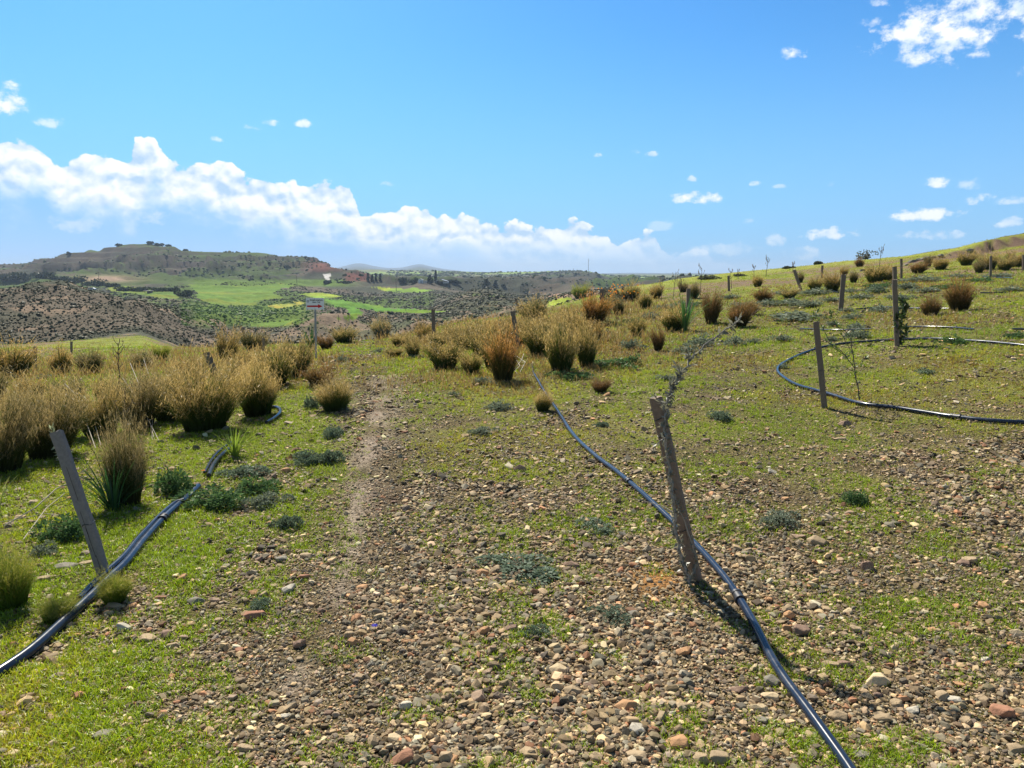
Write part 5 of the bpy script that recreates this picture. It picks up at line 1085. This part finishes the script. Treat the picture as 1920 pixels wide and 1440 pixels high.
def rock(u, v, wpx, hpx, c, label, group=None, kind=None):
    p, s = at(u, v); _rn[0] += 1; i = _rn[0]; k = s / FPX; V, F = RP[i % 14] if kind is None else RP[kind]; r_ = np.random.default_rng(i)
    w = wpx * k; dp = hpx * k * 1.25 if hpx < wpx * .8 else wpx * k * .8; hh = max(min(hpx * k * .8, w * .9), w * .25)
    e = V.max(0) - V.min(0); V = V / e * np.array([w, dp, hh]); V = V @ np.array(Matrix.Rotation(r_.normal(0, .12), 3, 'X') @ Matrix.Rotation(r_.normal(0, .16), 3, 'Y') @ Matrix.Rotation(r_.normal(0, .25), 3, 'Z')).T
    mb = MB(); mb.add(V, F, np.array(RC[c]) * r_.uniform(.88, 1.1)); o = mb.build('stone', M_ROCK); o.location = (p[0], p[1] + dp * .25, p[2] + hh * .20); tag(o, label, 'rock', group)
for e in [(562, 1214, 24, 26, 'b', 'dark brown blocky rock, upper one of the stacked-looking pair on the path'), (561, 1240, 24, 24, 't', 'rounded tan rock, lower one of the stacked-looking pair on the path'), (835, 1432, 34, 60, 't', 'long upright tan rock at the bottom edge in the centre'),
          (760, 1428, 56, 26, 'r', 'dark red rock lying at the bottom edge left of centre'), (870, 1440, 44, 22, 'y', 'yellowish rock cut by the bottom edge'), (695, 1398, 28, 28, 't', 'rounded tan cobble left of the bottom centre'), (655, 1392, 30, 22, 'y', 'small yellowish cobble left of the tan one'),
          (760, 1330, 34, 22, 'w', 'pale cream rock with a flat top, lower centre'), (618, 1332, 22, 20, 'o', 'squarish pink-orange stone left of the pale cream rock'), (663, 1210, 26, 22, 'o', 'orange stone right of the stacked-looking pair'), (765, 1208, 60, 18, 'o', 'long flat reddish slab right of the small blue flower'),
          (666, 1283, 14, 22, 'd', 'dark stone standing on end in the lower centre'), (894, 1316, 32, 22, 'p', 'smooth oval pinkish cobble in the lower centre'), (905, 1335, 14, 20, 'd', 'small dark pointed stone beside the smooth oval cobble'), (908, 1190, 28, 24, 'o', 'orange-brown rock below the wide thin dark mat'),
          (875, 1095, 34, 22, 'd', 'dark hollow-looking rock left of the wide thin dark mat'), (905, 1078, 26, 16, 'o', 'reddish rock touching the wide thin dark mat'), (930, 1074, 36, 18, 't', 'flat tan rock behind the reddish one by the dark mat'), (833, 1024, 22, 18, 't', 'tan cube-like stone left of centre near the path'),
          (975, 885, 24, 22, 'b', 'brown triangular rock in the middle left of the pipe'), (1450, 888, 26, 16, 'w', 'whitish angular slab in the gravel on the right'), (1628, 1070, 30, 32, 'b', 'large rounded brown boulder in the gravel on the right'), (1500, 1010, 60, 20, 'p', 'broad flat pinkish slab right of the central stake'),
          (1540, 1022, 44, 24, 't', 'tan rock right beside the broad pinkish slab'), (1443, 1130, 28, 28, 'o', 'cracked orange slab right of the pipe below the stake'), (1480, 1160, 22, 24, 'o', 'second cracked orange slab below the first'), (1505, 1190, 32, 26, 'b', 'smooth dark red-brown cobble standing on edge right of the pipe'),
          (1477, 1185, 20, 24, 'o', 'oval orange pebble left of the dark red-brown cobble'), (1287, 1228, 34, 22, 'o', 'orange split slab left of the pipe'), (1277, 1205, 26, 20, 't', 'rounded tan stone above the orange split slab'), (1180, 1330, 50, 24, 'o', 'large rounded orange slab in the lower right of centre'),
          (1278, 1402, 50, 26, 'o', 'bright orange elongated block near the bottom, left of the pipe'), (1446, 1402, 40, 24, 't', 'rounded brown cobble with its shadow left of the pipe near the bottom'), (1650, 1288, 48, 28, 'y', 'pale yellow angular slab right of the pipe'), (1540, 1302, 28, 22, 'o', 'orange pyramid-shaped stone right of the pipe'),
          (1585, 1252, 36, 20, 'b', 'brown angular rock upper right of the pipe'), (1635, 1258, 36, 18, 't', 'flat tan rock right of the brown angular one'), (1578, 1350, 42, 24, 't', 'large flat-topped tan rock right of the pipe near the bottom'), (1620, 1425, 60, 30, 'g', 'long mottled grey-brown rock at the bottom right of the pipe'),
          (1655, 1352, 38, 18, 't', 'flat oval tan stone right of the flat-topped rock'), (1885, 1345, 40, 30, 'r', 'reddish angular rock near the lower right edge'), (1770, 1312, 30, 20, 't', 'tan stone left of the reddish angular rock'), (1205, 1425, 30, 18, 't', 'flat grey-tan stone at the bottom left of the orange block'),
          (1612, 757, 36, 16, 'p', 'broad pinkish rock lying on the pipe by the grey square stake'), (1586, 797, 26, 14, 'b', 'wedge-shaped brown rock below the grey square stake'), (1580, 826, 26, 10, 't', 'flat leaning stone below the wedge-shaped one'), (1432, 768, 16, 14, 'o', 'orange stone left of the grey square stake'),
          (1072, 1066, 34, 18, 'b', 'flat dark stone left of the central stake foot'), (1170, 1005, 30, 14, 'g', 'grey split stone left of the central pipe'), (535, 885, 24, 14, 'o', 'pinkish stone right of the green shrubs on the left'), (497, 973, 24, 14, 'd', 'dark rounded stone below the silvery cushion'),
          (508, 985, 18, 12, 'o', 'small pinkish stone next to the dark rounded one'), (500, 1050, 40, 18, 'o', 'orange-topped slab in the grass left of the bare path'), (526, 1052, 24, 14, 'g', 'grey-brown stone touching the orange-topped slab'), (484, 1054, 16, 14, 'b', 'small dark brown stone left of the orange-topped slab'),
          (475, 1162, 46, 24, 'r', 'large flat red slab in the grass on the left'), (542, 1110, 28, 22, 'w', 'cream-coloured angular stone in the grass left of the path'), (512, 1102, 26, 16, 't', 'tan rounded stone left of the cream one'), (368, 1132, 34, 18, 'g', 'grey-brown boulder in the grass on the left'),
          (342, 1088, 26, 16, 'o', 'bright orange stone right of the double pipe'), (315, 1086, 26, 12, 'w', 'whitish flat stone beside the bright orange one'), (303, 1198, 30, 22, 'b', 'round brown cobble on the left, taller of a pair'), (275, 1206, 28, 16, 'o', 'flat reddish-brown cobble on the left, lower of a pair'),
          (342, 1200, 24, 14, 'p', 'small pinkish stone right of the brown pair on the left'), (228, 1365, 34, 22, 'y', 'yellowish stone in the grass at the lower left'), (602, 1148, 16, 14, 'b', 'small dark red cube of stone on the bare path'), (738, 944, 24, 14, 'b', 'dark brown stone at the right side of the path'),
          (120, 1068, 44, 18, 'g', 'grey flat rock left in the heap at the leaning stake'), (160, 1060, 30, 12, 't', 'tan flat rock in the heap at the leaning stake'), (182, 1068, 20, 14, 'p', 'pinkish stone at the very foot of the leaning stake'), (85, 1090, 34, 18, 't', 'tan rock at the left end of the heap by the leaning stake'),
          (150, 1048, 30, 12, 'g', 'dark flat stone on top of the heap by the leaning stake'), (685, 773, 12, 9, 'd', 'tiny dark stone on the path near the dark rounded tussock'), (1140, 742, 14, 10, 'o', 'orange stone right of the small brown tuft'), (945, 945, 30, 12, 'w', 'pale flat slab in the middle of the gravel'),
          (1000, 946, 30, 12, 't', 'tan flat slab right of the pale one in the middle'), (1120, 1085, 26, 14, 'r', 'reddish stone left of the orange bare soil'), (1395, 872, 22, 12, 'o', 'flat orange slab right of the central stake'), (1900, 1060, 24, 20, 't', 'tan stone by the right edge in the gravel'),
          (1812, 1060, 26, 16, 'b', 'brown cobble in the gravel far right'), (1735, 862, 24, 14, 'b', 'dark brown stone below the black pipe on the right'), (1845, 1140, 30, 16, 'o', 'orange-tan stone at the right in the lower gravel')]:
    rock(*e)
GR = 'medium stones lying loose in the gravel'
for i, (u, v, w, h) in enumerate([(1712, 492, 16, 9), (1726, 488, 14, 8), (1738, 486, 20, 10), (1752, 483, 16, 9), (1765, 480, 12, 7), (1700, 498, 12, 6), (1782, 478, 14, 7), (1820, 470, 16, 7), (1600, 512, 12, 5), (1618, 508, 14, 6)]):
    rock(u, v, w, h, 'g', 'grey boulder in the rubble below the cut bank at the upper right', 'boulders below the cut bank')
nn = 0
for _ in range(2000):
    if nn >= 190: break
    u = rng.uniform(-20, 1940); v = 760 + 680 * rng.uniform() ** .8
    p, s = at(u, v); g = float(grassy(np.array([p[0]]), np.array([p[1]]), np.array([p[2]]))[0])
    if rng.uniform() < g * .8 or abs(u - 1235) + abs(v - 1085) < 90: continue
    w = rng.uniform(.035, .08) / s * FPX; rock(u, v, w, w * rng.uniform(.4, .75), str(rng.choice(list('tttogrpwbyt'))), 'loose stone slightly bigger than the pebbles around it', GR); nn += 1

# heap-side details: the ochre spider-work of fallen stems and small flowers
def stems(name, items, label, cat, col=(.5, .45, .36)):
    mb = MB()
    for pl, rr in items: P = np.array([at(u, v)[0] + [0, 0, h] for u, v, h in pl]); mb.tube(P, rr, 5, col)
    tag(mb.build(name, M_BARK, None, True), label, cat)
stems('fallen_dry_stem', [([(10, 1000, .05), (70, 985, .12), (110, 958, .16), (160, 945, .2)], .004), ([(45, 1020, .03), (90, 980, .1), (125, 962, .14)], .003), ([(0, 987, .03), (90, 985, .08), (180, 990, .05)], .002)], 'pale bent dry stems lying across the grass left of the leaning stake', 'dead stems')
stems('fallen_dry_stem', [([(975, 700, .02), (985, 690, .1), (955, 672, .14)], .006), ([(955, 706, .03), (975, 695, .08), (965, 684, .15)], .005), ([(970, 704, .03), (950, 690, .12)], .004), ([(960, 702, .03), (978, 688, .12), (982, 680, .16)], .005)], 'dead twigs heaped at the foot of the flame-like orange tussock', 'dead stems')
stems('fallen_dry_stem', [([(300, 830, .0), (262, 790, .25), (235, 768, .42)], .004), ([(290, 825, .0), (270, 780, .3), (250, 752, .55)], .004), ([(180, 850, .05), (150, 800, .35), (128, 782, .42)], .004), ([(190, 845, .05), (170, 800, .3), (140, 790, .38)], .004), ([(285, 830, 0), (290, 770, .3), (275, 742, .55)], .003)], 'whitish arching dead stems in the dark grass behind the foreground tussock', 'dead stems', (.42, .38, .32))
def flower(u, v, col, label, sz=.012):
    p, s = at(u, v); mb = MB(); r = empty('wild_flower', p)
    st = MB(); st.tube([(0, 0, 0), (.003, 0, .03), (0, 0, .05)], .0012, 5, (.12, .2, .04)); st.build('stalk', M_LEAF, r)
    k = sz * max(1, p[1] / 5)
    for i in range(7): a = i * PI * 2 / 7; mb.add([(0, 0, .05), (math.cos(a - .3) * k, math.sin(a - .3) * k, .052), (math.cos(a) * k * 1.4, math.sin(a) * k * 1.4, .049), (math.cos(a + .3) * k, math.sin(a + .3) * k, .052)], [(0, 1, 2, 3)], col)
    mb.build('petals', M_LEAF, r); tag(r, label, 'flower')
flower(703, 1192, (.05, .05, .75), 'tiny blue flower left of the long flat reddish slab'); flower(382, 893, (.9, .28, .01), 'small orange flower among the green shrubs over the pipe'); flower(1780, 652, (.85, .6, .01), 'yellow flower below the domed cushion on the curved black pipe')
flower(1772, 660, (.85, .6, .01), 'second yellow flower, lower left of the one below the domed cushion'); flower(415, 800, (.9, .5, .01), 'yellow-orange flower in the dark grass right of the broadest tussock'); flower(10, 1090, (.85, .85, .8), 'tiny white flower in the bright green clump at the left edge')
flower(1672, 643, (.85, .2, .02), 'orange fitting-like bloom beside the stake on the far arm of the pipe loop')

# ------------------------------------------------------------------ air
def haze():
    m, t, g, out = newmat('air'); pv = g.node('ShaderNodeVolumePrincipled'); pv.inputs['Color'].default_value = (.62, .78, 1, 1); pv.inputs['Density'].default_value = HAZE; pv.inputs['Anisotropy'].default_value = .1
    t.links.new(pv.outputs[0], out.inputs['Volume'])
    def zs(n):
        me = bpy.data.objects[n].data; c = np.empty(len(me.vertices) * 3, np.float32); me.vertices.foreach_get('co', c); return c[2::3]
    zmin = min(float(zs(n).min()) for n in ('ground', 'hills')) - 1; zmax = max(float(zs(n).max()) for n in ('ground', 'hills')) + 14
    mb = MB(); mb.box((0, 0, (zmin + zmax) / 2), (19600, 19600, zmax - zmin), None); o = mb.build('haze', m); tag(o, kind='stuff', label='pale blue haze that fades the far hills', cat='haze')
HAZE = 1.6e-4
haze()
